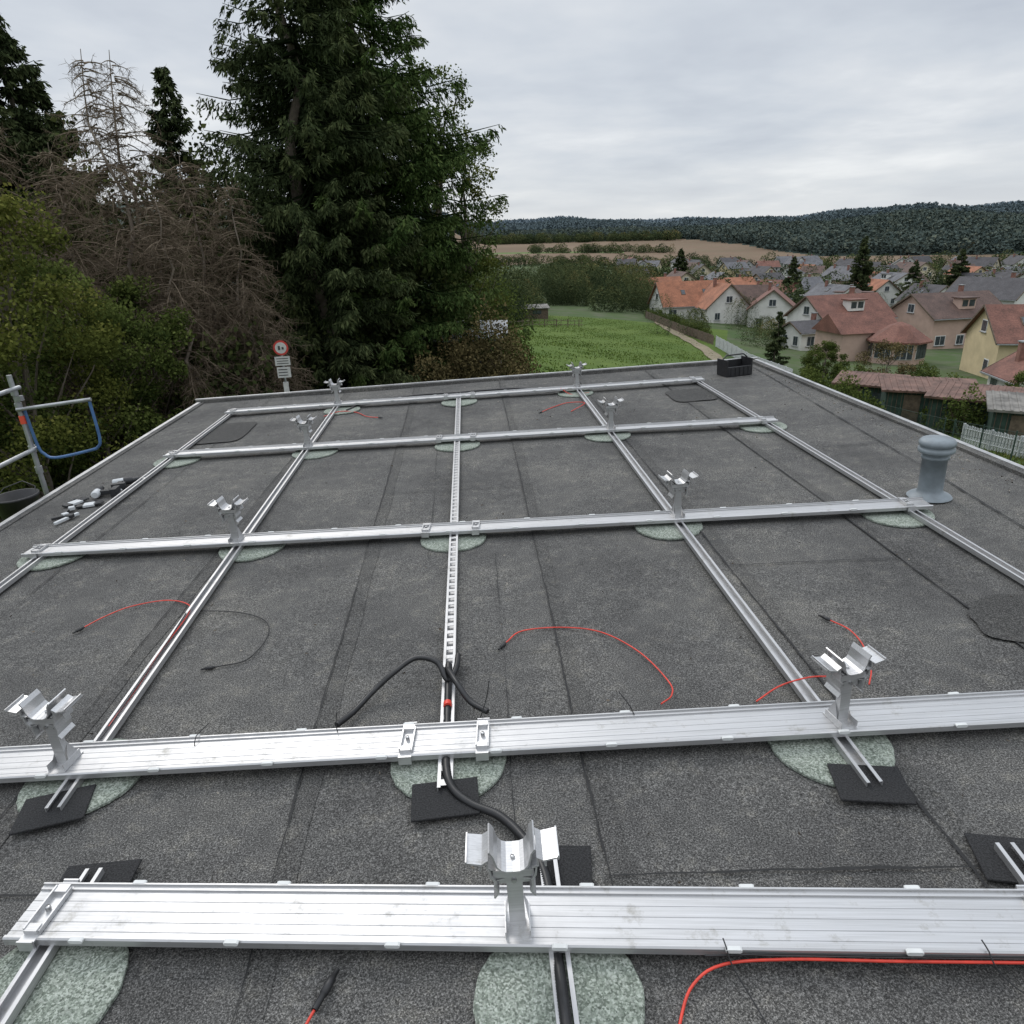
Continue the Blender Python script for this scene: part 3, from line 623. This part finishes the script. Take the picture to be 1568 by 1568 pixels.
def pad(x,y,R_=.25):
    mb=MB(); n=64; vs=[];
    rr=[R_*(1+random.uniform(-.012,.012)+.012*math.sin(3*2*math.pi*k/n+x)) for k in range(n)]
    for z,s in ((-.002,1),(.009,1),(.013,.98)):
        vs+=[(rr[k]*s*math.cos(2*math.pi*k/n),rr[k]*s*math.sin(2*math.pi*k/n),z) for k in range(n)]
    fs=[(l*n+k,l*n+(k+1)%n,(l+1)*n+(k+1)%n,(l+1)*n+k) for l in range(2) for k in range(n)]+[tuple(range(2*n,3*n))]
    mb.add(vs,fs); mb.ob('round_granulate_pad',m_pad,matrix=MR@Matrix.Translation((x,y,zr(x,y)))@Matrix.Rotation(random.uniform(0,6),4,'Z'))
for x,y in [(.10,1.40),(-1.50,1.60),(-.24,2.48),(1.39,2.36),(-1.85,2.60),(-3.4,2.72),(3.12,2.3),(-.245,4.94),(1.37,4.82),(3.06,4.70),(-1.80,5.10),(-3.37,5.24),(-.23,7.55),(1.42,7.45),(3.12,7.36),(-1.82,7.7),(-3.38,7.82),(-1.85,9.79),(-.22,9.76),(1.42,9.79)]: pad(x,y)
m_mat=simple('rubber_mat',(.020,.020,.021),.9,0,.7,150,.8)
for x,y,a in [(-.25,2.24,2),(1.42,2.10,-12),(-1.87,2.40,12),(-1.52,1.99,0),(.14,1.86,-8),(1.72,1.70,-15)]:
    mb=MB(); mb.box((0,0,.008),(.27,.20,.010),0)
    mb.ob('rubber_mat',m_mat,matrix=MR@Matrix.Translation((x,y,.012 if y>2.05 else .006))@Matrix.Rotation(rad(a),4,'Z'),bevel=.003)

def alumat(name,base,rough):
    m,nt,b=newmat(name); co=coordn(nt); mp=N(nt,'ShaderNodeMapping'); mp.inputs['Scale'].default_value=(1.2,60,60); nt.links.new(co,mp.inputs[0])
    n1=noise(nt,3,3,.6,mp.outputs[0]); n2=noise(nt,9,5,.75,co)
    g=ramp(nt,[(.3,[base*.84]*3),(.7,[base*1.05,base*1.05,base*1.06])]); nt.links.new(n1.outputs[0],g.inputs[0])
    g2=ramp(nt,[(.58,(0,0,0)),(.76,(1,1,1))]); nt.links.new(n2.outputs[0],g2.inputs[0])
    o=mixc(nt,g2.outputs[0],g.outputs[0],(base*.62,base*.60,base*.55)); nt.links.new(o,b.inputs['Base Color'])
    b.inputs['Metallic'].default_value=.8
    g3=ramp(nt,[(.3,(rough*.85,)*3),(.7,(rough*1.25,)*3)]); nt.links.new(n2.outputs[0],g3.inputs[0]); nt.links.new(g3.outputs[0],b.inputs['Roughness']); return m
m_alu=alumat('extruded_aluminium',.54,.46); m_alu2=alumat('bracket_aluminium',.60,.38)
m_plug=simple('white_plastic',(.60,.61,.60),.5,0,.05,20); m_steel=simple('stainless_bolt',(.5,.5,.5),.3,1,.1,30)
def beam(x0,y0,x1,y1,w,plugs,clamps,z=.046):
    par=empty('aluminium_mounting_beam',MR@Matrix.Translation((x0,y0,z))@Matrix.Rotation(math.atan2(y1-y0,x1-x0),4,'Z'))
    L=math.hypot(x1-x0,y1-y0); mb=MB(); h=w/2
    prof=[(-h,-.002),(h,-.002),(h,.034),(h-.006,.034),(h-.006,.026),(h-.022,.026),(h-.022,.019)]
    for f_ in (.42,.05,-.33,-.66): prof+=[(h*f_,.019),(h*f_-.001,.0172),(h*f_-.003,.0172),(h*f_-.004,.0195 if f_>0 else .019)]
    prof+=[(-h+.018,.019),(-h+.014,.026),(-h+.005,.027),(-h,.022)]
    mb.extr(prof,(0,0,0),(L,0,0),(0,1,0),(0,0,1),0)
    mb.ob('profile',m_alu,parent=par)
    mb=MB()
    for s in plugs:
        for side in (-1,1):
            u=s+(0.0 if side<0 else .09)
            mb.extr([(-.024,0),(-.019,-.005),(.019,-.005),(.024,0),(.024,.006),(.019,.009),(-.019,.009),(-.024,.006)],(u,side*(h+.001)-(.004 if side>0 else .010),.026),(u,side*(h+.001)+(.010 if side>0 else .004),.026),(1,0,0),(0,0,1),0)
    mb.ob('white_plugs',m_plug,parent=par)
    mb=MB()
    for s in clamps:
        mb.box((s,0,.024),(.055,w+.03,.006),0)
        mb.box((s-.0245,0,.036),(.006,w*.8,.022),0); mb.box((s+.0245,0,.032),(.006,w*.8,.012),0)
        for side in (-1,1): mb.box((s,side*(h+.014),.012),(.055,.006,.04),0); mb.box((s,side*(h-.03),.034),(.045,.03,.018),0)
        mb.lathe([(0.001,.046),(.008,.046),(.009,.044),(.009,.027)],(s,0,0),8,1)
    mb.ob('clamps',[m_alu2,m_steel],parent=par)
pl=lambda L,o,st:list(np.arange(o,L,st))
beam(-1.67,1.86,1.74,1.42,.21,pl(3.4,.26,.52),[.09,3.3])
beam(-3.55,2.745,3.30,2.335,.20,pl(6.8,.10,.49),[.12,3.14,3.47,6.7])
beam(-3.56,5.25,3.30,4.72,.16,pl(6.8,.30,.50),[.10,3.12,3.50,6.72])
beam(-3.52,7.90,3.27,7.38,.15,pl(6.7,.35,.50),[.10,3.10,3.48,6.66])
beam(-3.50,10.03,3.25,9.82,.15,pl(6.7,.35,.50),[.10,3.10,3.48,6.6])
def rail(x0,y0,x1,y1,slots=False,name='aluminium_base_rail'):
    L=math.hypot(x1-x0,y1-y0); par=empty(name,MR@Matrix.Translation((x0,y0,.014))@Matrix.Rotation(math.atan2(y1-y0,x1-x0),4,'Z')); w=.032; l=.014
    mb=MB(); prof=[(-w,0),(w,0),(w,.031),(w-l,.031),(w-l,.028),(w-.004,.028),(w-.004,.004),(-w+.004,.004),(-w+.004,.028),(-w+l,.028),(-w+l,.031),(-w,.031)]
    mb.extr(prof,(0,0,0),(L,0,0),(0,1,0),(0,0,1),0)
    if slots:
        for s in np.arange(.03,L-.05,.085): mb.box((s,0,.0265),(.034,.040,.003),0)
    mb.ob('channel_profile',m_alu,parent=par)
    return par
rail(-3.43,2.55,-3.45,10.15); rail(-1.86,2.38,-1.95,10.28); rail(-.25,2.28,-.225,10.2,True); rail(1.425,2.08,1.47,10.15); rail(3.14,2.2,3.17,10.1)
rail(.105,.5,.125,1.93); rail(-1.60,.6,-1.53,2.04); rail(1.62,1.0,1.70,1.75)

def bracket(x,y,z=.066,yaw=0,s=.92):
    par=empty('solar_panel_mounting_bracket',MR@Matrix.Translation((x,y,z))@Matrix.Rotation(rad(yaw),4,'Z')@Matrix.Scale(s,4)); mb=MB()
    mb.box((0,.0,.003),(.085,.15,.006),0); mb.box((-.04,0,.02),(.004,.12,.035),0); mb.box((.04,0,.02),(.004,.12,.035),0)
    for sx in (-1,1):
        mb.add([(sx*.040,-.02,.035),(sx*.040,.05,.035),(sx*.026,.02,.11),(sx*.038,-.02,.035),(sx*.038,.05,.035),(sx*.024,.02,.11)],[(0,1,2),(3,5,4),(0,2,5,3)],0)
    mb.extr([(-.026,-.014),(.026,-.014),(.026,.018),(.022,.018),(.022,-.010),(-.022,-.010),(-.022,.018),(-.026,.018)],(0,0,.004),(0,0,.245),(1,0,0),(0,1,0),0)
    t=.0028
    def sheet(pts,y0,y1,tt=t):
        P=[np.array(q) for q in pts]; up=[];lo=[]
        for k,q in enumerate(P):
            d=P[min(k+1,len(P)-1)]-P[max(k-1,0)]; d=d/np.linalg.norm(d); nn=np.array([-d[1],d[0]]); up.append(tuple(q+nn*tt)); lo.append(tuple(q-nn*tt))
        prof=up+lo[::-1]; n=len(prof); m=len(P)
        vs=[(a,y0,c) for a,c in prof]+[(a,y1,c) for a,c in prof]
        fs=[(i,(i+1)%n,(i+1)%n+n,i+n) for i in range(n)]
        for i in range(m-1): fs+= [(i,i+1,n-2-i,n-1-i),(n+i,n+n-1-i,n+n-2-i,n+i+1)]
        mb.add(vs,fs,0)
    mb.box((0,.004,.232),(.10,.044,.05),0); mb.box((0,-.024,.235),(.062,.012,.03),0)
    for sx in (-1,1):
        sheet([(sx*.030,.255),(sx*.055,.25),(sx*.060,.225),(sx*.052,.195),(sx*.066,.175)],-.045,.055)
        sheet([(sx*.055,.25),(sx*.070,.275),(sx*.074,.31)],-.055,.065)
        sheet([(sx*.0,.292),(sx*.022,.293),(sx*.038,.300),(sx*.050,.316),(sx*.056,.338),(sx*.060,.358),(sx*.072,.378)],-.055,.065)
        sheet([(sx*.060,.305),(sx*.080,.312),(sx*.078,.345),(sx*.096,.330),(sx*.148,.340)],-.055,.065)
        mb.box((sx*.144,0,.345),(.005,.12,.016),0)
        sheet([(sx*.082,.315),(sx*.100,.300),(sx*.105,.28)],-.03,.03)
    mb.box((0,.005,.275),(.13,.10,.030),0)
    mb.ob('post_and_saddle',m_alu2,parent=par,bevel=.0012)
    mb=MB(); mb.lathe([(.001,.0),(.007,.0),(.008,-.004),(.008,-.01)],(0,0,.303),6,0); mb.tube([(0,-.04,.235),(0,-.028,.235)],.008,6,0); mb.ob('bolts',m_steel,parent=par)
bracket(.0,1.62,yaw=-2,s=.95); bracket(-1.93,2.63,yaw=-8); bracket(1.46,2.42,yaw=9); bracket(-1.91,5.10,yaw=-6); bracket(1.45,4.86,yaw=4); bracket(-1.90,7.76,yaw=-5); bracket(1.47,7.50,yaw=2); bracket(-1.93,9.98,yaw=-4); bracket(1.46,9.88,yaw=3)

# ------------------------------------------------------------------ cables
m_red=simple('red_cable',(.60,.045,.025),.45,0,.15,20); m_blk=simple('black_cable',(.014,.014,.015),.5,0,.3,20); m_con=simple('black_conduit',(.016,.016,.017),.42,0,.3,20)
def spline(P,step=.01):
    P=[np.array(q,float) for q in P]; P=[2*P[0]-P[1]]+P+[2*P[-1]-P[-2]]; out=[]
    for k in range(1,len(P)-2):
        a,b_,c,d=P[k-1:k+3]; n=max(2,int(np.linalg.norm(c-b_)/step))
        for i in range(n):
            t=i/n; out.append(.5*((2*b_)+(c-a)*t+(2*a-5*b_+4*c-d)*t*t+(3*b_-a-3*c+d)*t**3))
    out.append(P[-2]); return out
def cable(name,pts,rd,mat,corr=False,plug=None):
    par=empty(name,MR); P=spline(pts,.0045 if corr else .02); mb=MB()
    rs=[rd*(1.0 if k%2 else .80) for k in range(len(P))] if corr else rd
    mb.tube(P,rs,10 if corr else 8); mb.ob('cable',mat,parent=par)
    if plug is not None:
        e=Vector(P[0] if plug==0 else P[-1]); nx_=Vector(P[2] if plug==0 else P[-3]); d=(e-nx_).normalized(); mb=MB()
        mb.tube([e,e+d*.012,e+d*.014,e+d*.035,e+d*.037,e+d*.052,e+d*.053,e+d*.075],[.006,.0085,.0105,.0105,.0085,.0085,.0055,.0055],10); mb.ob('mc_plug',m_blk,parent=par)
z=.006
cable('red_solar_cable',[(-2.54,4.01,z),(-2.47,4.13,z),(-2.36,4.24,z),(-2.16,4.29,z),(-1.99,4.22,z),(-1.90,4.03,.03),(-1.885,3.6,.045),(-1.87,3.2,.045),(-1.87,2.9,.045)],.0038,m_red,plug=0)
cable('black_solar_cable',[(-1.95,4.0,.02),(-1.93,4.10,z),(-1.62,4.04,z),(-1.40,3.90,z),(-1.33,3.70,z),(-1.38,3.46,z),(-1.54,3.41,z)],.0034,m_blk,plug=1)
cable('black_solar_cable',[(-1.90,4.0,.05),(-1.875,3.5,.052),(-1.86,2.8,.05)],.003,m_blk)
cable('red_solar_cable',[(.06,3.39,z),(.16,3.50,z),(.39,3.50,z),(.60,3.41,z),(.76,3.18,z),(.84,2.90,z),(.82,2.77,.02),(.74,2.66,.06)],.0038,m_red,plug=0)
cable('red_solar_cable',[(1.87,3.32,z),(1.92,3.21,z),(1.91,3.05,z),(1.84,2.85,z),(1.72,2.66,.06)],.0038,m_red,plug=0)
cable('red_solar_cable',[(1.16,2.60,.07),(1.30,2.67,.09),(1.46,2.72,.085),(1.58,2.73,.07)],.0038,m_red)
cable('corrugated_conduit',[(-.76,2.74,.05),(-.70,2.86,.03),(-.62,2.98,.05),(-.52,3.05,.10),(-.41,3.12,.13),(-.30,3.08,.12),(-.25,2.99,.07),(-.21,3.10,.06),(-.20,3.24,.05)],.0155,m_con,True)
cable('corrugated_conduit',[(-.26,3.10,.06),(-.24,3.02,.10),(-.20,2.90,.11),(-.14,2.80,.07),(-.06,2.72,.06)],.0155,m_con,True)
cable('corrugated_conduit',[(-.248,3.15,.055),(-.248,2.9,.05),(-.248,2.6,.03),(-.245,2.38,.045),(-.215,2.27,.035),(-.14,2.19,.025),(-.04,2.12,.025),(.04,2.01,.025),(.10,1.86,.035),(.115,1.7,.035),(.112,1.54,.03),(.112,1.42,.045),(.110,1.25,.05),(.108,1.1,.05),(.105,.6,.05)],.0185,m_con,True)
cable('corrugated_conduit',[(-1.77,9.7,.02),(-1.55,10.15,.02),(-1.2,10.3,.02),(-.73,10.38,.02),(-.2,10.3,.03),(.13,10.36,.02),(.71,10.3,.02),(1.15,9.98,.02),(1.3,9.9,.03)],.016,m_con,True)
cable('red_solar_cable',[(-2.05,9.5,z),(-1.85,9.62,.03),(-1.63,9.6,z),(-1.45,9.3,z),(-1.28,9.18,z)],.005,m_red,plug=1)
cable('red_solar_cable',[(.84,8.8,z),(1.0,9.0,z),(1.23,9.2,z),(1.42,9.0,.03),(1.2,8.7,z)],.005,m_red,plug=0)
cable('red_solar_cable',[(1.22,9.85,.07),(1.35,9.7,z),(1.6,9.72,z)],.005,m_red)
cable('red_solar_cable',[(.30,.95,z),(.38,1.18,z),(.44,1.32,z),(.50,1.40,.02),(.60,1.435,.04),(.80,1.425,.045),(1.1,1.385,.045),(1.5,1.335,.045),(1.9,1.285,.045)],.0046,m_red)
cable('black_solar_cable',[(.55,1.455,.058),(.80,1.435,.055),(1.1,1.395,.055),(1.5,1.345,.055),(1.9,1.295,.055)],.0035,m_blk)
def tie(pts): cable('cable_tie',pts,.0022,m_blk)
tie([(.613,1.480,.090),(.615,1.455,.082),(.618,1.43,.062),(.63,1.40,.04),(.66,1.30,.02),(.69,1.15,.01)]); tie([(1.355,1.39,.090),(1.358,1.36,.080),(1.36,1.335,.06),(1.39,1.29,.03),(1.50,1.15,.01)])
tie([(-.74,2.66,.06),(-.74,2.66,.12),(-.73,2.67,.17)]); tie([(.60,2.58,.06),(.58,2.60,.11),(.54,2.64,.16)]); tie([(-1.38,2.66,.06),(-1.38,2.70,.09),(-1.36,2.80,.08)]); tie([(-.10,2.66,.06),(-.06,2.68,.16),(-.04,2.70,.24)])
cable('red_tape_band',[(-.248,2.80,.052),(-.248,2.83,.052)],.0205,m_red)
par=empty('connector_plug_tool',MR@Matrix.Translation((-.62,1.45,.014))@Matrix.Rotation(rad(68),4,'Z')); mb=MB()
mb.tube([(0,0,0),(.05,0,0),(.051,0,0),(.10,0,0),(.102,0,0),(.13,0,0)],[.010,.010,.013,.013,.009,.008],12,0); mb.tube([(-.05,0,0),(-.001,0,0)],.0045,8,1); mb.ob('body',[m_blk,m_red],parent=par)
m_pvc=simple('grey_pvc',(.19,.22,.24),.5,0,.15,10); par=empty('roof_vent_pipe',MR@Matrix.Translation((3.50,5.0,0))); mb=MB()
mb.lathe([(.16,.0),(.15,.012),(.10,.03),(.088,.06),(.088,.31),(.098,.312),(.098,.335),(.088,.337),(.088,.36),(.122,.362),(.128,.37),(.128,.395),(.116,.40),(.116,.415),(.128,.42),(.128,.445),(.11,.465),(.001,.475)],(0,0,0),40,0); mb.ob('pipe_and_cap',m_pvc,parent=par)
m_crate=simple('black_plastic',(.018,.018,.02),.5,0,.3,10); par=empty('black_plastic_crate',MR@Matrix.Translation((3.86,10.25,.0))@Matrix.Rotation(rad(12),4,'Z')); mb=MB()
mb.box((0,0,.01),(.40,.26,.02),0); mb.box((-.20,0,.12),(.02,.28,.24),0); mb.box((.20,0,.12),(.02,.28,.24),0); mb.box((0,-.13,.07),(.38,.02,.14),0); mb.box((0,.13,.10),(.38,.02,.2),0)
for k in range(5): mb.box((-.14+k*.07,-.145,.07),(.012,.012,.13),0)
mb.tube([(-.2,0,.24),(-.14,0,.29),(.14,0,.29),(.2,0,.24)],.012,6,0); mb.ob('shell_and_handle',m_crate,parent=par,bevel=.006)
m_dark=simple('tool_rubber',(.020,.021,.023),.6,0,.3,20); m_lt=simple('tool_grey_shell',(.52,.54,.55),.5,0,.1,20)
def drill(x,y,a):
    par=empty('cordless_drill',MR@Matrix.Translation((x,y,.035))@Matrix.Rotation(rad(a),4,'Z')@Matrix.Scale(1.15,4)); mb=MB()
    mb.tube([(-.09,0,0),(-.08,0,0),(.0,0,0)],[.025,.033,.033],14,0); mb.tube([(.001,0,0),(.05,0,0),(.07,0,0)],[.034,.034,.024],14,1); mb.tube([(.07,0,0),(.12,0,0),(.13,0,0)],[.02,.02,.012],12,1); mb.tube([(.13,0,0),(.17,0,0)],.004,6,2)
    mb.box((-.03,-.07,0),(.036,.11,.036),1,Matrix.Rotation(rad(-12),3,'Z')); mb.box((-.03,-.145,0),(.11,.05,.062),1,Matrix.Rotation(rad(-5),3,'Z')); mb.box((.0,-.035,0),(.012,.03,.014),1)
    mb.ob('body',[m_lt,m_dark,m_steel],parent=par,bevel=.004)
drill(-3.74,6.75,100); drill(-3.62,7.05,20)
def glove(x,y,a):
    par=empty('work_glove',MR@Matrix.Translation((x,y,.012))@Matrix.Rotation(rad(a),4,'Z')); mb=MB()
    mb.box((0,0,0),(.10,.09,.022),0); mb.box((-.08,0,0),(.06,.08,.018),1)
    for k in range(4): mb.tube([(.04,-.033+k*.022,.002),(.09,-.040+k*.026,.010),(.125-.01*abs(k-1.5),-.044+k*.028,.004)],[.011,.011,.007],8,1)
    mb.tube([(-.01,.045,.0),(.03,.075,.008),(.06,.085,.004)],[.012,.011,.007],8,1); mb.ob('palm_and_fingers',[m_lt,m_dark],parent=par,bevel=.006)
glove(-3.86,6.55,60); glove(-3.68,6.45,15); glove(-3.60,6.82,130)
par=empty('angle_bracket_tools',MR@Matrix.Translation((-3.72,6.30,.0))); mb=MB()
for k,(a,b_,L,an,mi_) in enumerate([(-.08,.0,.2,95,1),(.02,-.22,.25,70,0),(-.05,-.17,.16,30,1)]):
    mb.box((a,b_,.02),(L,.03,.025),mi_,Matrix.Rotation(rad(an),3,'Z')); mb.box((a+.02,b_+.03,.03),(.05,.05,.03),1-mi_,Matrix.Rotation(rad(an+20),3,'Z'))
mb.ob('tool_parts',[m_lt,m_dark],parent=par,bevel=.004)
m_galv=simple('galvanised_tube',(.36,.37,.38),.45,.7,.2,8); m_blue=simple('blue_painted_tube',(.05,.12,.26),.45,0,.2,8); m_org=simple('orange_coupler',(.65,.08,.04),.5,0,.1,8)
par=empty('scaffold_guard_rail',MR@Matrix.Translation((-4.47,7.15,0))); mb=MB()
mb.tube([(0,0,-3.4),(0,0,1.16)],.024,12,0)
for zz in (1.03,.42): mb.tube([(.03,.05,zz),(.0,-4.5,zz-.02)],.021,10,0)
mb.tube([(.0,-.05,.83),(.70,.0,.87)],.018,10,0)
P=[(.68,0,.85),(.68,0,.48),(.64,0,.39),(.56,0,.36),(.20,0,.31),(.10,0,.36),(.06,0,.45),(.04,0,.83)]
mb.tube(spline(P,.03),.015,8,1)
for zz in (1.0,.85,.42,.20): mb.tube([(0,0,zz-.035),(0,0,zz+.035)],.034,10,0)
mb.tube([(0,0,.68),(0,0,.76)],.031,10,2); mb.box((0.03,0,.93),(.05,.06,.05),0); mb.ob('tubes_and_couplers',[m_galv,m_blue,m_org],parent=par)
par=empty('black_bucket',MR@Matrix.Translation((-4.52,6.75,.0))); mb=MB(); mb.lathe([(.001,-.24),(.14,-.24),(.19,.05),(.205,.05),(.205,.07),(.185,.07),(.135,-.22),(.001,-.22)],(0,0,0),28,0)
mb.tube([(.19,0,.05),(.15,.1,.12),(0,.17,.16),(-.15,.1,.12),(-.19,0,.05)],.005,6,0); mb.ob('shell_and_handle',m_crate,parent=par)

# ------------------------------------------------------------------ traffic sign
q=AD(-17.5,18.6); z0=q[2]; par=empty('traffic_sign',Matrix.Translation(q)@Matrix.Rotation(rad(12),4,'Z')); mb=MB()
H=3.2-z0
mb.tube([(0,0,-.3),(0,0,H)],.03,10,0)
def disc(c,R_,y,mi,n=32):
    vs=[(c[0]+R_*math.cos(2*math.pi*k/n),y,c[1]+R_*math.sin(2*math.pi*k/n)) for k in range(n)]+[(c[0]+R_*math.cos(2*math.pi*k/n),y+.012,c[1]+R_*math.sin(2*math.pi*k/n)) for k in range(n)]
    mb.add(vs,[tuple(range(n)),tuple(range(n,2*n))[::-1]]+[(k,(k+1)%n,(k+1)%n+n,k+n) for k in range(n)],mi)
disc((0,H-.16),.18,-.05,1); disc((0,H-.16),.135,-.055,2)
mb.box((-.04,-.058,H-.16),(.05,.004,.10),3); mb.box((.045,-.058,H-.17),(.05,.004,.06),3)
mb.box((0,-.045,H-.48),(.36,.012,.22),2); mb.box((0,-.045,H-.76),(.32,.012,.26),2)
for k in range(3): mb.box((0,-.053,H-.42-k*.06),(.28,.003,.018),3)
for k in range(3): mb.box((-.02,-.053,H-.69-k*.07),(.22,.003,.022),3)
mb.box((0,0,H-1.15),(.12,.08,.28),2); mb.tube([(0,0,H-1.33),(0,0,H-1.27)],.034,10,3)
mb.ob('pole_and_plates',[m_galv,simple('sign_red',(.50,.05,.04),.6),simple('sign_white',(.52,.52,.50),.6),simple('sign_black',(.05,.05,.05),.6)],parent=par)

# ------------------------------------------------------------------ light
w=bpy.data.worlds.new('World'); scene.world=w; w.use_nodes=True; nt=w.node_tree; bg=nt.nodes['Background']
sky=N(nt,'ShaderNodeTexSky'); sky.sky_type='NISHITA'; sky.sun_disc=False; sky.sun_elevation=rad(42); sky.sun_rotation=rad(-25)
tc=N(nt,'ShaderNodeTexCoord'); sp=N(nt,'ShaderNodeSeparateXYZ'); nt.links.new(tc.outputs['Generated'],sp.inputs[0])
def mth(op,a,b=None,clamp=False):
    n=N(nt,'ShaderNodeMath'); n.operation=op; n.use_clamp=clamp
    for s,v in ((n.inputs[0],a),(n.inputs[1],b)):
        if v is None: continue
        if isinstance(v,(int,float)): s.default_value=v
        else: nt.links.new(v,s)
    return n.outputs[0]
zc=mth('MAXIMUM',sp.outputs[2],0.0); den=mth('ADD',zc,.13)
cx=mth('DIVIDE',sp.outputs[0],den); cy=mth('DIVIDE',sp.outputs[1],den); cb=N(nt,'ShaderNodeCombineXYZ'); nt.links.new(cx,cb.inputs[0]); nt.links.new(cy,cb.inputs[1])
n1=noise(nt,.70,5,.52,cb.outputs[0]); n1.inputs['Distortion'].default_value=.3; n2=noise(nt,2.0,4,.55,cb.outputs[0])
cm=mth('ADD',mth('MULTIPLY',n1.outputs[0],.76),mth('MULTIPLY',n2.outputs[0],.24))
cr=ramp(nt,[(.36,(.47,.51,.575)),(.47,(.555,.595,.65)),(.55,(.63,.66,.70)),(.66,(.79,.81,.83))]); nt.links.new(cm,cr.inputs[0])
hz=N(nt,'ShaderNodeMapRange'); nt.links.new(sp.outputs[2],hz.inputs[0]); hz.inputs[1].default_value=.01; hz.inputs[2].default_value=.10; hz.inputs[3].default_value=1; hz.inputs[4].default_value=0
c1=mixc(nt,mth('MULTIPLY',hz.outputs[0],.6),cr.outputs[0],(.70,.72,.73))
zb=N(nt,'ShaderNodeMapRange'); nt.links.new(sp.outputs[2],zb.inputs[0]); zb.inputs[1].default_value=.33; zb.inputs[2].default_value=.9; zb.inputs[3].default_value=11.3; zb.inputs[4].default_value=26
vm=N(nt,'ShaderNodeVectorMath'); vm.operation='SCALE'; nt.links.new(c1,vm.inputs[0]); nt.links.new(zb.outputs[0],vm.inputs['Scale'])
out=mixc(nt,.95,sky.outputs[0],vm.outputs[0]); nt.links.new(out,bg.inputs[0]); bg.inputs[1].default_value=.1
sd=bpy.data.lights.new('sun','SUN'); sd.energy=1.0; sd.angle=rad(20); sd.color=(1,.96,.91); so=bpy.data.objects.new('sun',sd); COL.objects.link(so)
el,azm=rad(42),rad(-25); dv=Vector((math.sin(azm)*math.cos(el),math.cos(azm)*math.cos(el),math.sin(el))); so.rotation_euler=dv.to_track_quat('Z','Y').to_euler()
print('faces',sum(len(m.polygons) for m in bpy.data.meshes))
